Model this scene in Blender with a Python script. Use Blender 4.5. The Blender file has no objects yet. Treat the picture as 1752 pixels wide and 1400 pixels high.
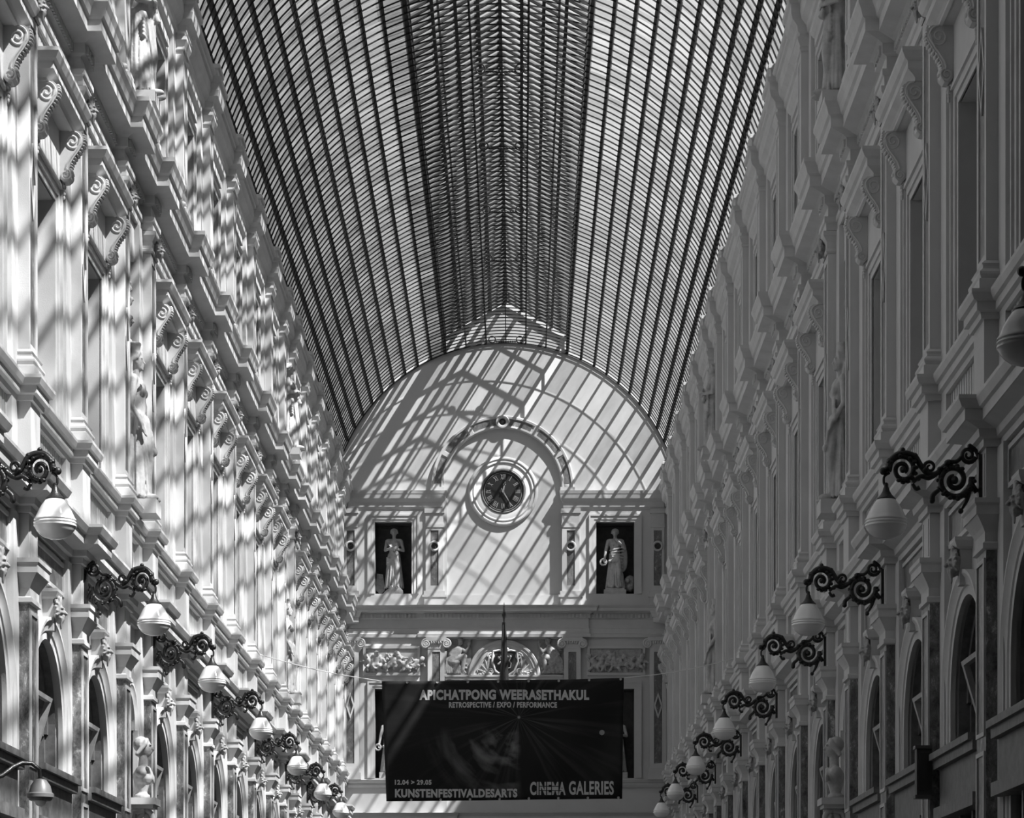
import bpy, bmesh, math, random
from mathutils import Vector, Matrix
PI = math.pi
rnd = random.Random(11)
C = bpy.context.scene.collection
ORD = ['zeroth', 'first', 'second', 'third', 'fourth', 'fifth', 'sixth', 'seventh', 'eighth', 'ninth', 'tenth',
       'eleventh', 'twelfth', 'thirteenth', 'fourteenth', 'fifteenth', 'sixteenth', 'seventeenth', 'eighteenth']

# ------------------------------------------------------------------ materials
def new_mat(name):
    m = bpy.data.materials.new(name); m.use_nodes = True
    nt = m.node_tree; nt.nodes.clear()
    out = nt.nodes.new('ShaderNodeOutputMaterial')
    return m, nt, out

def stone(name, base, var=0.12, scale=6.0, rough=0.75, bump=0.15, detail=8.0, fine=90.0, contrast=None, spec=0.3):
    """grey stone or plaster with blotches and a fine grain"""
    m, nt, out = new_mat(name)
    b = nt.nodes.new('ShaderNodeBsdfPrincipled')
    b.inputs['Roughness'].default_value = rough
    b.inputs['Specular IOR Level'].default_value = spec
    tc = nt.nodes.new('ShaderNodeNewGeometry')
    n = nt.nodes.new('ShaderNodeTexNoise'); n.inputs['Scale'].default_value = scale
    n.inputs['Detail'].default_value = detail; n.inputs['Roughness'].default_value = 0.65
    nt.links.new(tc.outputs['Position'], n.inputs['Vector'])
    r = nt.nodes.new('ShaderNodeValToRGB')
    lo, hi = contrast if contrast else (base * (1 - var), min(1, base * (1 + var)))
    r.color_ramp.elements[0].position = 0.3; r.color_ramp.elements[1].position = 0.7
    r.color_ramp.elements[0].color = (lo, lo, lo, 1); r.color_ramp.elements[1].color = (hi, hi, hi, 1)
    nt.links.new(n.outputs['Fac'], r.inputs['Fac'])
    nt.links.new(r.outputs['Color'], b.inputs['Base Color'])
    if bump:
        f = nt.nodes.new('ShaderNodeTexNoise'); f.inputs['Scale'].default_value = fine; f.inputs['Detail'].default_value = 3
        nt.links.new(tc.outputs['Position'], f.inputs['Vector'])
        bp = nt.nodes.new('ShaderNodeBump'); bp.inputs['Strength'].default_value = bump; bp.inputs['Distance'].default_value = 0.01
        nt.links.new(f.outputs['Fac'], bp.inputs['Height']); nt.links.new(bp.outputs['Normal'], b.inputs['Normal'])
    nt.links.new(b.outputs['BSDF'], out.inputs['Surface'])
    return m

def marble(name, lo, hi, scale, rough=0.35):
    m, nt, out = new_mat(name)
    b = nt.nodes.new('ShaderNodeBsdfPrincipled'); b.inputs['Roughness'].default_value = rough
    g = nt.nodes.new('ShaderNodeNewGeometry')
    mp = nt.nodes.new('ShaderNodeMapping'); mp.inputs['Scale'].default_value = (1, 1, 0.55)
    nt.links.new(g.outputs['Position'], mp.inputs['Vector'])
    n = nt.nodes.new('ShaderNodeTexNoise'); n.inputs['Scale'].default_value = scale; n.inputs['Detail'].default_value = 10
    n.inputs['Roughness'].default_value = 0.82; n.inputs['Distortion'].default_value = 0.25
    nt.links.new(mp.outputs['Vector'], n.inputs['Vector'])
    r = nt.nodes.new('ShaderNodeValToRGB'); e = r.color_ramp.elements
    e[0].position = 0.38; e[0].color = (lo, lo, lo, 1); e[1].position = 0.68; e[1].color = (hi, hi, hi, 1)
    mid = e.new(0.56); v = lo + (hi - lo) * 0.22; mid.color = (v, v, v, 1)
    nt.links.new(n.outputs['Fac'], r.inputs['Fac']); nt.links.new(r.outputs['Color'], b.inputs['Base Color'])
    nt.links.new(b.outputs['BSDF'], out.inputs['Surface'])
    return m

def plain(name, v, rough=0.5, metal=0.0, spec=0.5, coat=0.0):
    m, nt, out = new_mat(name)
    b = nt.nodes.new('ShaderNodeBsdfPrincipled')
    b.inputs['Base Color'].default_value = (v, v, v, 1); b.inputs['Roughness'].default_value = rough
    b.inputs['Metallic'].default_value = metal; b.inputs['Specular IOR Level'].default_value = spec
    b.inputs['Coat Weight'].default_value = coat
    nt.links.new(b.outputs['BSDF'], out.inputs['Surface'])
    return m

PLASTER = stone('painted_plaster', 0.56, 0.07, 1.6, 0.8, 0.12)
ENDPLASTER = stone('sun_balanced_end_plaster', 0.50, 0.05, 1.6, 0.8, 0.08)  # tone set apart from the side walls to balance the sun's angle
TRIM = stone('painted_stucco_moulding', 0.56, 0.09, 3.0, 0.7, 0.1)
ENDTRIM = stone('sun_balanced_end_moulding', 0.48, 0.06, 3.0, 0.7, 0.08)  # end mouldings share the tone shift that evens out the sunlight
STATUE = stone('statue_stone', 0.44, 0.22, 9.0, 0.7, 0.2)
OLDSTONE = stone('weathered_relief_stone', 0.36, 0.3, 14.0, 0.8, 0.25)
NICHE_SHADE = stone('niche_shade_plaster', 0.10, 0.25, 6.0, 0.85, 0.1)  # dark tone stands in for the shade inside the niches
MARBLE = marble('dark_mottled_marble', 0.035, 0.80, 8.0)
INLAY = marble('grey_marble_inlay', 0.08, 0.50, 9.0)
DARKINLAY = marble('dark_marble_inlay', 0.03, 0.14, 9.0)
IRON = stone('black_cast_iron', 0.018, 0.5, 30, 0.38, 0.3, spec=0.5)
STEEL = stone('roof_ironwork', 0.022, 0.4, 12, 0.6, 0.0)
GREYSTEEL = stone('pale_roof_ironwork', 0.12, 0.3, 12, 0.6, 0.0)
OPAL = plain('opal_glass', 0.90, 0.12, spec=0.5, coat=0.4)
WOOD = stone('painted_window_timber', 0.16, 0.3, 10, 0.5, 0.1)
LIGHTWOOD = stone('pale_window_timber', 0.38, 0.15, 10, 0.5, 0.1)
PANE = plain('dark_window_glass', 0.012, 0.08, spec=0.5)
FLOOR = stone('stone_paving', 0.2, 0.2, 3, 0.6, 0.1)
BLOCKDARK = stone('dark_light_block', 0.06, 0.3, 4, 0.8, 0.2)  # dark surface of the added light blockers
LETTER = plain('printed_lettering', 0.58, 0.7)
CLOTHDARK = plain('dark_flag_cloth', 0.03, 0.45)
BRASS = plain('pale_metal', 0.45, 0.35, 0.6)
CORD = plain('white_cord', 0.75, 0.6)
CLOCKFACE = plain('dark_clock_enamel', 0.022, 0.35)
NUMERAL = plain('clock_numerals', 0.33, 0.5)

def glass_mat():
    m, nt, out = new_mat('weathered_roof_glass')
    at = nt.nodes.new('ShaderNodeAttribute'); at.attribute_name = 'pane'
    g = nt.nodes.new('ShaderNodeNewGeometry')
    n = nt.nodes.new('ShaderNodeTexNoise'); n.inputs['Scale'].default_value = 5.5; n.inputs['Detail'].default_value = 6
    n.inputs['Roughness'].default_value = 0.7
    nt.links.new(g.outputs['Position'], n.inputs['Vector'])
    big = nt.nodes.new('ShaderNodeTexNoise'); big.inputs['Scale'].default_value = 0.35; big.inputs['Detail'].default_value = 2
    nt.links.new(g.outputs['Position'], big.inputs['Vector'])
    def math_node(op, a, b):
        x = nt.nodes.new('ShaderNodeMath'); x.operation = op
        for i, v in enumerate((a, b)):
            if isinstance(v, (int, float)): x.inputs[i].default_value = v
            else: nt.links.new(v, x.inputs[i])
        return x.outputs[0]
    s = math_node('ADD', math_node('MULTIPLY', at.outputs['Fac'], 0.65), math_node('MULTIPLY', n.outputs['Fac'], 0.75))
    s = math_node('ADD', s, math_node('MULTIPLY', big.outputs['Fac'], 0.55))
    r = nt.nodes.new('ShaderNodeMapRange'); r.inputs[1].default_value = 0.5; r.inputs[2].default_value = 1.4
    r.inputs[3].default_value = 0.30; r.inputs[4].default_value = 0.85
    nt.links.new(s, r.inputs[0])
    comb = nt.nodes.new('ShaderNodeCombineColor')
    for i in range(3): nt.links.new(r.outputs[0], comb.inputs[i])
    tr = nt.nodes.new('ShaderNodeBsdfTransparent'); nt.links.new(comb.outputs[0], tr.inputs['Color'])
    tl = nt.nodes.new('ShaderNodeBsdfTranslucent'); tl.inputs['Color'].default_value = (0.5, 0.5, 0.5, 1)
    mix = nt.nodes.new('ShaderNodeMixShader'); mix.inputs[0].default_value = 0.10
    nt.links.new(tr.outputs[0], mix.inputs[1]); nt.links.new(tl.outputs[0], mix.inputs[2])
    nt.links.new(mix.outputs[0], out.inputs['Surface'])
    return m
GLASS = glass_mat()

# ------------------------------------------------------------------ mesh helpers
class MB:
    """collects shapes and links them as one mesh object; with s=-1/+1 the boxes read (p, u, z): p towards the gallery axis"""
    def __init__(self, s=None):
        self.v = []; self.f = []; self.s = s
    def pt(self, a, b, c):
        return (-self.s * a, b, c) if self.s else (a, b, c)
    def add(self, vs, fs):
        o = len(self.v); self.v += vs; self.f += [tuple(i + o for i in f) for f in fs]
    def box(self, a0, a1, b0, b1, c0, c1):
        vs = [self.pt(a, b, c) for a in (a0, a1) for b in (b0, b1) for c in (c0, c1)]
        self.add(vs, [(0, 1, 3, 2), (4, 6, 7, 5), (0, 4, 5, 1), (2, 3, 7, 6), (0, 2, 6, 4), (1, 5, 7, 3)])
    def prism(self, poly, fn, d0, d1):
        """poly: 2-D outline; fn(x, y, d) gives the 3-D point"""
        n = len(poly)
        vs = [self.pt(*fn(x, y, d0)) for x, y in poly] + [self.pt(*fn(x, y, d1)) for x, y in poly]
        fs = [tuple(range(n)), tuple(range(2 * n - 1, n - 1, -1))]
        fs += [(i, (i + 1) % n, n + (i + 1) % n, n + i) for i in range(n)]
        self.add(vs, fs)
    def rings(self, rings, close_ring=False, cap=False):
        k = len(rings[0]); o = len(self.v)
        for r in rings: self.v += [self.pt(*p) for p in r]
        for i in range(len(rings) - 1):
            for j in range(k if close_ring else k - 1):
                a, b = o + i * k + j, o + i * k + (j + 1) % k
                self.f.append((a, b, b + k, a + k))
        if cap:
            self.f.append(tuple(o + j for j in range(k))); self.f.append(tuple(o + (len(rings) - 1) * k + j for j in reversed(range(k))))
    def lathe(self, prof, c=(0, 0, 0), axis='z', seg=24, sx=1.0, sy=1.0):
        rings = []
        for r, h in prof:
            ring = []
            for i in range(seg):
                a = 2 * PI * i / seg
                x, y = r * math.cos(a) * sx, r * math.sin(a) * sy
                if axis == 'z': ring.append((c[0] + x, c[1] + y, c[2] + h))
                elif axis == 'y': ring.append((c[0] + x, c[1] + h, c[2] + y))
                else: ring.append((c[0] + h, c[1] + x, c[2] + y))
            rings.append(ring)
        self.rings(rings, True, True)
    def tube(self, pts, rad, seg=8, taper=None):
        pts = [Vector(p) for p in pts]; rings = []
        up = Vector((0.13, 0.97, 0.21))
        for i, p in enumerate(pts):
            d = (pts[min(i + 1, len(pts) - 1)] - pts[max(i - 1, 0)]).normalized()
            a = d.cross(up)
            if a.length < 1e-4: a = d.cross(Vector((1, 0, 0)))
            a.normalize(); b = d.cross(a)
            r = rad if taper is None else rad + (taper - rad) * i / max(1, len(pts) - 1)
            rings.append([tuple(p + a * r * math.cos(t) + b * r * math.sin(t)) for t in [2 * PI * k / seg for k in range(seg)]])
        self.rings(rings, True, True)
    def ell(self, c, r, rot=None, n=10, m=7):
        rings = []
        for i in range(m + 1):
            t = PI * i / m; t = min(max(t, 0.06), PI - 0.06)
            ring = []
            for j in range(n):
                a = 2 * PI * j / n
                q = Vector((r[0] * math.sin(t) * math.cos(a), r[1] * math.sin(t) * math.sin(a), r[2] * math.cos(t)))
                if rot: q = rot @ q
                ring.append((c[0] + q.x, c[1] + q.y, c[2] + q.z))
            rings.append(ring)
        self.rings(rings, True, True)
    def cap(self, a, b, ra, rb, n=10):
        """a limb: tapered tube with round ends"""
        a, b = Vector(a), Vector(b); d = b - a; L = d.length or 1e-6; d.normalize()
        e = d.cross(Vector((0.3, 0.5, 0.81))).normalized(); f = d.cross(e)
        rings = []
        st = [(a - d * ra * math.cos(t), ra * math.sin(t)) for t in (0.15, 0.7, 1.2)] + [(a, ra), (b, rb)] + \
             [(b + d * rb * math.cos(t), rb * math.sin(t)) for t in (1.2, 0.7, 0.15)]
        for p, r in st:
            rings.append([tuple(p + e * r * math.cos(2 * PI * k / n) + f * r * math.sin(2 * PI * k / n)) for k in range(n)])
        self.rings(rings, True, True)
    def moulding(self, u0, u1, pb, pback, prof):
        """stepped profile [(o, z)] round three sides of a block standing on the wall"""
        rings = []
        for o, z in prof:
            rings.append([(pback, u0 - o, z), (pb + o, u0 - o, z), (pb + o, u1 + o, z), (pback, u1 + o, z)])
        self.rings(rings)
    def build(self, name, mat, parent=None, loc=None, smooth=None):
        me = bpy.data.meshes.new(name); me.from_pydata(self.v, [], self.f)
        bm = bmesh.new(); bm.from_mesh(me)
        bmesh.ops.recalc_face_normals(bm, faces=bm.faces); bm.to_mesh(me); bm.free()
        if smooth is not None:
            me.shade_smooth(); me.set_sharp_from_angle(angle=smooth)
        me.materials.append(mat)
        return link(name, me, parent, loc)

def link(name, me, parent=None, loc=None):
    o = bpy.data.objects.new(name, me); C.objects.link(o)
    if parent: o.parent = parent
    if loc: o.location = loc
    return o

def tag(o, label, cat, group=None, kind=None):
    o['label'] = label; o['category'] = cat
    if group: o['group'] = group
    if kind: o['kind'] = kind
    return o

def thing(name, label, cat, loc=(0, 0, 0), group=None, kind=None):
    o = bpy.data.objects.new(name, None); C.objects.link(o); o.location = loc
    o.empty_display_size = 0.2
    return tag(o, label, cat, group, kind)

def copy_tree(src, loc, label):
    """a copy of a thing with copies of its parts and sub-parts (mesh data shared)"""
    r = src.copy(); C.objects.link(r); r.location = loc; r['label'] = label
    for ch in src.children:
        c = ch.copy(); C.objects.link(c); c.parent = r
        for g in ch.children:
            d = g.copy(); C.objects.link(d); d.parent = c
    return r

def fuse(mb, voxel, name, smooth_it=2):
    """one continuous surface out of overlapping limbs"""
    me = bpy.data.meshes.new(name); me.from_pydata(mb.v, [], mb.f)
    bm = bmesh.new(); bm.from_mesh(me); bmesh.ops.recalc_face_normals(bm, faces=bm.faces); bm.to_mesh(me); bm.free()
    o = bpy.data.objects.new('fuse', me); C.objects.link(o)
    md = o.modifiers.new('r', 'REMESH'); md.mode = 'VOXEL'; md.voxel_size = voxel
    sm = o.modifiers.new('s', 'SMOOTH'); sm.iterations = smooth_it; sm.factor = 0.5
    dg = bpy.context.evaluated_depsgraph_get(); dg.update()
    res = bpy.data.meshes.new_from_object(o.evaluated_get(dg))
    bpy.data.objects.remove(o); res.name = name; res.shade_smooth()
    return res

# ------------------------------------------------------------------ layout
HW = 4.11            # half width, axis to pilaster face
D = 69.2             # the clock wall
PIERS = [15.2, 18.2, 21.1, 24.0, 26.85, 29.8, 31.95, 35.0, 38.0, 41.1, 44.2, 47.3, 50.0, 52.1, 55.0, 57.8, 60.7, 63.4, 66.4, 69.2]
NICHES = {5, 12}     # bays after these piers are statue bays
PW = 0.43            # pilaster width
SIDE = {-1: 'sunlit wall', 1: 'shaded wall'}
def first_pier(s): return 2 if s < 0 else 1
def from_end(i): return len(PIERS) - 1 - i          # 1 = the pier nearest the clock wall

def wall_obj(s):
    mb = MB(s)
    y0 = PIERS[first_pier(s)]
    mb.box(-0.95, -0.42, 12.9, D, 0, 14.85)
    mb.box(-0.42, -0.12, 12.9, y0 - 0.3, 0, 14.7)                 # plain stretch beside the camera
    for i in range(first_pier(s), len(PIERS) - 1):
        a, b = PIERS[i], PIERS[i + 1]; L = b - a; c = a + PW / 2 + L / 2
        hw = 0.55
        P0, P1 = -0.42, -0.16
        mb.box(P0, P1, a - 0.3, a + PW + 0.3, 0, 14.75)          # behind the pier
        u0, u1 = a + PW + 0.3, b - 0.3
        if i in NICHES:
            mb.box(P0, P1, u0, u1, 5.62, 7.2)
            mb.box(P0, P1, u0, u1, 10.4, 12.05)
            mb.box(P0, P1, u0, u1, 14.0, 14.75)
            mb.box(P0, -0.38, u0, u1, 7.2, 10.4); mb.box(P0, -0.38, u0, u1, 12.05, 14.0)
            # round-headed niche at shop level
            poly = [(u0, 2.0), (u0, 5.62), (u1, 5.62), (u1, 2.0), (c + 0.42, 2.0), (c + 0.42, 4.75)]
            poly += [(c + 0.42 * math.cos(t), 4.75 + 0.42 * math.sin(t)) for t in [PI * k / 14 for k in range(1, 14)]]
            poly += [(c - 0.42, 4.75), (c - 0.42, 2.0)]
            mb.prism(poly, lambda x, y, d: (d, x, y), P0, P1)
            mb.box(P0, P1, u0, u1, 0, 2.0)
            continue
        # shop level: round-headed opening
        R, sp = 0.86, 4.2
        poly = [(u0, 0), (u0, 5.62), (u1, 5.62), (u1, 0), (c + R, 0), (c + R, sp)]
        poly += [(c + R * math.cos(t), sp + R * math.sin(t)) for t in [PI * k / 24 for k in range(1, 24)]]
        poly += [(c - R, sp), (c - R, 0)]
        mb.prism(poly, lambda x, y, d: (d, x, y), P0, P1)
        # upper levels
        mb.box(P0, P1, u0, u1, 5.62, 7.25)
        mb.box(P0, P1, u0, c - hw, 7.25, 9.5); mb.box(P0, P1, c + hw, u1, 7.25, 9.5)
        mb.box(P0, P1, u0, u1, 9.5, 12.05)
        mb.box(P0, P1, u0, c - hw, 12.05, 13.75); mb.box(P0, P1, c + hw, u1, 12.05, 13.75)
        mb.box(P0, P1, u0, u1, 13.75, 14.75)
        # upright reeds between the pedestals
        k = a + PW + 0.12
        while k < b - 0.12:
            mb.box(P1, P1 + 0.014, k, k + 0.085, 6.36, 7.02); k += 0.125
        k = a + PW + 0.34
        while k < b - 0.36:
            mb.box(P1, P1 + 0.012, k, k + 0.10, 10.5, 10.82); k += 0.135
    o = mb.build('wall_left' if s < 0 else 'wall_right', PLASTER, None, (s * HW, 0, 0))
    tag(o, 'long ' + ('sunlit' if s < 0 else 'shaded') + ' plastered arcade wall of pilasters and windows', 'wall', None, 'structure')

def trim_obj(s, name, prof, pw, pp, ext, label, wall_prof=None, dent=None):
    """a cornice or sill course breaking forward round every pier"""
    f = first_pier(s); mb = MB(s)
    y_start = PIERS[f] - 1.2
    piers = PIERS[f:]
    def path(o):
        pts = [(y_start, pw + o)]
        for a in piers:
            e = ext + o
            if a > D - 1:
                pts += [(a - e, pw + o), (a - e, pp + o), (a + 0.02, pp + o)]
            else:
                pts += [(a - e, pw + o), (a - e, pp + o), (a + PW + e, pp + o), (a + PW + e, pw + o)]
        return pts
    mb.rings([[(p, u, z) for u, p in path(o)] for o, z in prof])
    for a in piers:                                              # the blocks behind the breaks
        mb.box(-0.3, pp - .004, a - ext + .004, min(a + PW + ext - .004, D), prof[0][1] + .003, prof[-1][1] - 0.004)
    mb.box(-0.3, pw - .004, y_start, D, prof[0][1] + .003, prof[-1][1] - 0.006)
    t = thing(name, label, 'cornice', (s * HW, 0, 0), None, 'structure')
    mb.build('moulding', TRIM, t)
    if dent:
        o, z0, z1 = dent; d = MB(s)
        for a, b in zip(piers[:-1], piers[1:]):
            u = a + PW + ext + 0.06
            while u < b - ext - 0.08:
                d.box(pw, pw + o, u, u + 0.045, z0, z1); u += 0.085
            u = a - ext + 0.02
            while u < a + PW + ext - 0.04:
                d.box(pp, pp + o, u, u + 0.045, z0, z1); u += 0.085
        d.build('dentil_band', TRIM, t)
    if wall_prof:
        r = MB(s)
        for a, b in zip(piers[:-1], piers[1:]):
            pts = []
            for u in (a + PW + ext + 0.16, b - ext - 0.16):
                pts.append([(pw + wall_prof[0] + wall_prof[2] * math.cos(t), u, wall_prof[1] + wall_prof[2] * math.sin(t)) for t in [2 * PI * k / 12 for k in range(12)]])
            r.rings(pts, True, True)
        r.build('roll_moulding', TRIM, t, None, 0.7)
    return t

def trims(s):
    w = 'sunlit' if s < 0 else 'shaded'
    n = 0 if s < 0 else 5
    trim_obj(s, 'trim_%d' % (n + 1), [(0, 5.98), (.03, 5.98), (.03, 6.04), (.07, 6.05), (.08, 6.11), (.20, 6.15), (.21, 6.15), (.21, 6.24), (.24, 6.25), (.27, 6.31), (.27, 6.34), (0, 6.37)],
             -0.14, 0.0, 0.03, 'projecting cornice above the shop storey along the ' + w + ' wall')
    trim_obj(s, 'trim_%d' % (n + 2), [(0, 7.00), (.03, 7.0), (.035, 7.05), (.07, 7.06), (.07, 7.13), (.10, 7.14), (.12, 7.19), (.12, 7.22), (0, 7.24)],
             -0.13, 0.02, 0.03, 'window sill course breaking round the pedestals on the ' + w + ' wall')
    trim_obj(s, 'trim_%d' % (n + 3), [(0, 10.86), (.025, 10.86), (.03, 10.95), (.05, 10.96), (.05, 11.02), (0.0, 11.03), (0.0, 11.16), (.05, 11.18), (.05, 11.28), (.10, 11.30), (.25, 11.33), (.25, 11.45), (.28, 11.47), (.30, 11.54), (.33, 11.60), (.33, 11.65), (0, 11.70)],
             -0.14, 0.0, 0.02, 'deep dentilled main cornice along the ' + w + ' wall', None, (.075, 11.19, 11.275))
    trim_obj(s, 'trim_%d' % (n + 4), [(0, 14.30), (.02, 14.30), (.02, 14.36), (.05, 14.38), (.06, 14.46), (.13, 14.52), (.15, 14.60), (.15, 14.70), (.18, 14.72), (.19, 14.78), (0, 14.80)],
             -0.12, 0.0, 0.02, 'top cornice under the glass roof along the ' + w + ' wall', (0.16, 14.83, 0.07))

# ------------------------------------------------------------------ pilasters
def mask_mesh():
    """a small carved bearded head with leafy hair, facing -y"""
    mb = MB(); r = random.Random(3)
    mb.ell((0, 0, 0), (.062, .06, .085), None, 12, 9); mb.ell((0, -.025, -.055), (.04, .045, .05))
    mb.cap((0, -.058, .012), (0, -.080, -.018), .010, .015, 6)
    for q in (-1, 1):
        mb.ell((q * .026, -.052, .026), (.022, .016, .010)); mb.ell((q * .03, -.048, -.01), (.02, .018, .016))
    mb.ell((0, -.062, -.04), (.02, .012, .007))
    for k in range(15):
        a = PI * (-.12 + 1.24 * k / 14)
        mb.cap((.05 * math.cos(a), -.02, .01 + .07 * math.sin(a)), (.092 * math.cos(a), r.uniform(-.03, .0), .01 + .115 * math.sin(a)), .020, .014, 6)
    for k in range(7):
        x = -.042 + .014 * k; mb.cap((x, -.045, -.06), (x * .5, -.035, -.125 - .02 * (3 - abs(k - 3)) / 3), .013, .008, 6)
    for q in (-1, 1): mb.cap((q * .066, .0, .03), (q * .060, .0, -.05), .022, .016, 6)
    mb.ell((0, .03, 0), (.07, .04, .10))
    return fuse(mb, .0065, 'carved_head', 1)

def carved_head(s, parent, p, u, z, k):
    o = link('carved_mask', FIG['mask'], parent, (-s * p, u, z)); o.rotation_euler = (0, 0, PI / 2 if s < 0 else -PI / 2); o.scale = (k, k, k)
    return o

PIL = {}
def pilaster(s, i):
    y = PIERS[i]; n = from_end(i)
    lab = 'pale first-floor pilaster with marble inlay, %s from the clock wall on the %s' % (ORD[n], SIDE[s])
    loc = (s * HW, y, 6.35); grp = 'first-floor pilasters, ' + SIDE[s]
    if s in PIL: return copy_tree(PIL[s], loc, lab)
    t = thing('pilaster', lab, 'pilaster', loc, grp); PIL[s] = t
    z = 6.35
    mb = MB(s); mb.box(-0.16, -0.10, -0.30, PW + 0.30, 0.0, 4.5); mb.build('backing_strip', PLASTER, t)
    mb = MB(s); mb.box(-0.12, 0.02, -0.02, PW + 0.02, 0.0, 0.66); mb.moulding(-0.02, PW + .02, .02, -.12, [(.03, 0), (.03, .05), (.015, .08), (0, .08)])
    mb.build('pedestal', PLASTER, t)
    mb = MB(s)
    mb.box(-.14, .004, -.004, PW + .004, .9, 1.12)
    mb.moulding(-0.01, PW + 0.01, 0.01, -0.14, [(.055, .88), (.055, .97), (.035, .98), (.05, 1.01), (.05, 1.03), (.02, 1.06), (.02, 1.08), (.03, 1.10), (0, 1.13)])
    mb.box(-.14, .05, -.05, PW + .05, .86, .965)
    mb.build('base', TRIM, t)
    mb = MB(s)                                                   # shaft: four frame bars round a sunk panel
    f = 0.075
    mb.box(-0.12, -0.02, 0, PW, 1.1, 4.26)
    mb.box(-0.02, 0.0, 0, f, 1.1, 4.26); mb.box(-0.02, 0.0, PW - f, PW, 1.1, 4.26)
    mb.box(-0.02, 0.0, f, PW - f, 1.1, 1.2); mb.box(-0.02, 0.0, f, PW - f, 4.14, 4.26)
    sh = mb.build('shaft', PLASTER, t)
    mb = MB(s); mb.box(-0.02, -0.012, f + .012, PW - f - .012, 1.21, 4.13); mb.build('marble_inlay', INLAY, t)
    mb = MB(s)                                                   # lozenge frame at mid height
    zc, hh, hw = 2.72, 0.36, PW / 2 - f
    for a, b in (((0, hh), (hw, 0)), ((hw, 0), (0, -hh)), ((0, -hh), (-hw, 0)), ((-hw, 0), (0, hh))):
        q = [(a[0], a[1]), (b[0], b[1]), (b[0] * .72, b[1] * .8), (a[0] * .72, a[1] * .8)]
        mb.prism([(PW / 2 + x, zc + w) for x, w in q], lambda x, w, d: (d, x, w), -0.013, 0.004)
    mb.build('lozenge', PLASTER, t)
    mb = MB(s)
    mb.box(-.12, 0.006, -.006, PW + .006, 4.255, 4.5)
    mb.moulding(0, PW, 0, -.12, [(.01, 4.24), (.025, 4.26), (.025, 4.29), (.015, 4.30), (.015, 4.38), (.03, 4.40), (.06, 4.45), (.06, 4.50), (0, 4.505)])
    cp = mb.build('capital', TRIM, t)
    carved_head(s, cp, .05, PW / 2, 4.34, 1.05)
    return t

APIL = {}
def attic_pilaster(s, i):
    y = PIERS[i]; n = from_end(i)
    lab = 'plain attic pilaster under the glass roof, %s from the clock wall on the %s' % (ORD[n], SIDE[s])
    loc = (s * HW, y, 11.68); grp = 'attic pilasters, ' + SIDE[s]
    if s in APIL: return copy_tree(APIL[s], loc, lab)
    t = thing('attic_pilaster', lab, 'pilaster', loc, grp); APIL[s] = t
    mb = MB(s); mb.box(-.16, -.10, -.28, PW + .28, 0, 2.62); mb.build('backing_strip', PLASTER, t)
    mb = MB(s); mb.box(-.12, .03, -.03, PW + .03, 0, .3)
    mb.moulding(0, PW, 0, -.12, [(.03, .28), (.055, .3), (.055, .36), (.03, .38), (.04, .41), (.04, .43), (0, .47)]); mb.build('base', TRIM, t)
    mb = MB(s); f = .09
    mb.box(-.12, -.012, 0, PW, .44, 2.5)
    mb.box(-.012, 0, 0, f, .44, 2.5); mb.box(-.012, 0, PW - f, PW, .44, 2.5); mb.box(-.012, 0, f, PW - f, .44, .6); mb.box(-.012, 0, f, PW - f, 2.36, 2.5)
    mb.build('shaft', PLASTER, t)
    mb = MB(s); mb.box(-.12, .004, -.004, PW + .004, 2.49, 2.63)
    mb.moulding(0, PW, 0, -.12, [(.005, 2.46), (.02, 2.48), (.02, 2.51), (.01, 2.52), (.04, 2.58), (.05, 2.60), (.05, 2.64), (0, 2.645)]); mb.build('capital', TRIM, t)
    mb = MB(s); mb.box(-.14, .12, -.02, PW + .02, 3.115, 3.34)
    mb.moulding(-.02, PW + .02, .12, -.14, [(0, 3.26), (.03, 3.28), (.03, 3.34), (0, 3.35)]); mb.build('parapet_block', TRIM, t)
    return t

MPIL = {}
def marble_pilaster(s, i):
    y = PIERS[i]; n = from_end(i)
    lab = 'dark mottled marble shop-front pilaster, %s from the clock wall on the %s' % (ORD[n], SIDE[s])
    loc = (s * HW, y, 0); grp = 'marble shop-front pilasters, ' + SIDE[s]
    if s in MPIL: return copy_tree(MPIL[s], loc, lab)
    t = thing('marble_pilaster', lab, 'pilaster', loc, grp); MPIL[s] = t
    mb = MB(s); mb.box(-.16, -.09, -.26, PW + .26, 0, 5.98); mb.build('backing_strip', PLASTER, t)
    mb = MB(s); mb.box(-.14, .0, 0, PW, .5, 5.20); mb.build('shaft', MARBLE, t)
    mb = MB(s); mb.box(-.14, .05, -.05, PW + .05, 0, .5); mb.build('base', MARBLE, t)
    f = .07
    for z0, z1 in ((.6, 2.5), (2.62, 3.55), (3.67, 5.1)):
        mb = MB(s)
        mb.box(0, .014, f * .4, f, z0, z1); mb.box(0, .014, PW - f, PW - f * .4, z0, z1)
        mb.box(0, .014, f, PW - f, z0, z0 + .035); mb.box(0, .014, f, PW - f, z1 - .035, z1)
        mb.build('panel_frame', TRIM, t)
    mb = MB(s)
    mb.box(-.14, .004, -.004, PW + .004, 5.175, 5.555)
    mb.moulding(0, PW, 0, -.14, [(.0, 5.16), (.03, 5.17), (.03, 5.21), (.012, 5.225), (.012, 5.30), (.03, 5.34), (.085, 5.43), (.095, 5.43), (.095, 5.50), (.11, 5.52), (.11, 5.56), (0, 5.565)])
    mb.build('capital', TRIM, t)
    mb = MB(s); mb.box(-.14, .0, .0, PW, 5.56, 5.98)
    mb.box(0, .008, .04, .075, 5.6, 5.94); mb.box(0, .008, PW - .075, PW - .04, 5.6, 5.94); mb.build('frieze_block', PLASTER, t)
    return t

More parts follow.
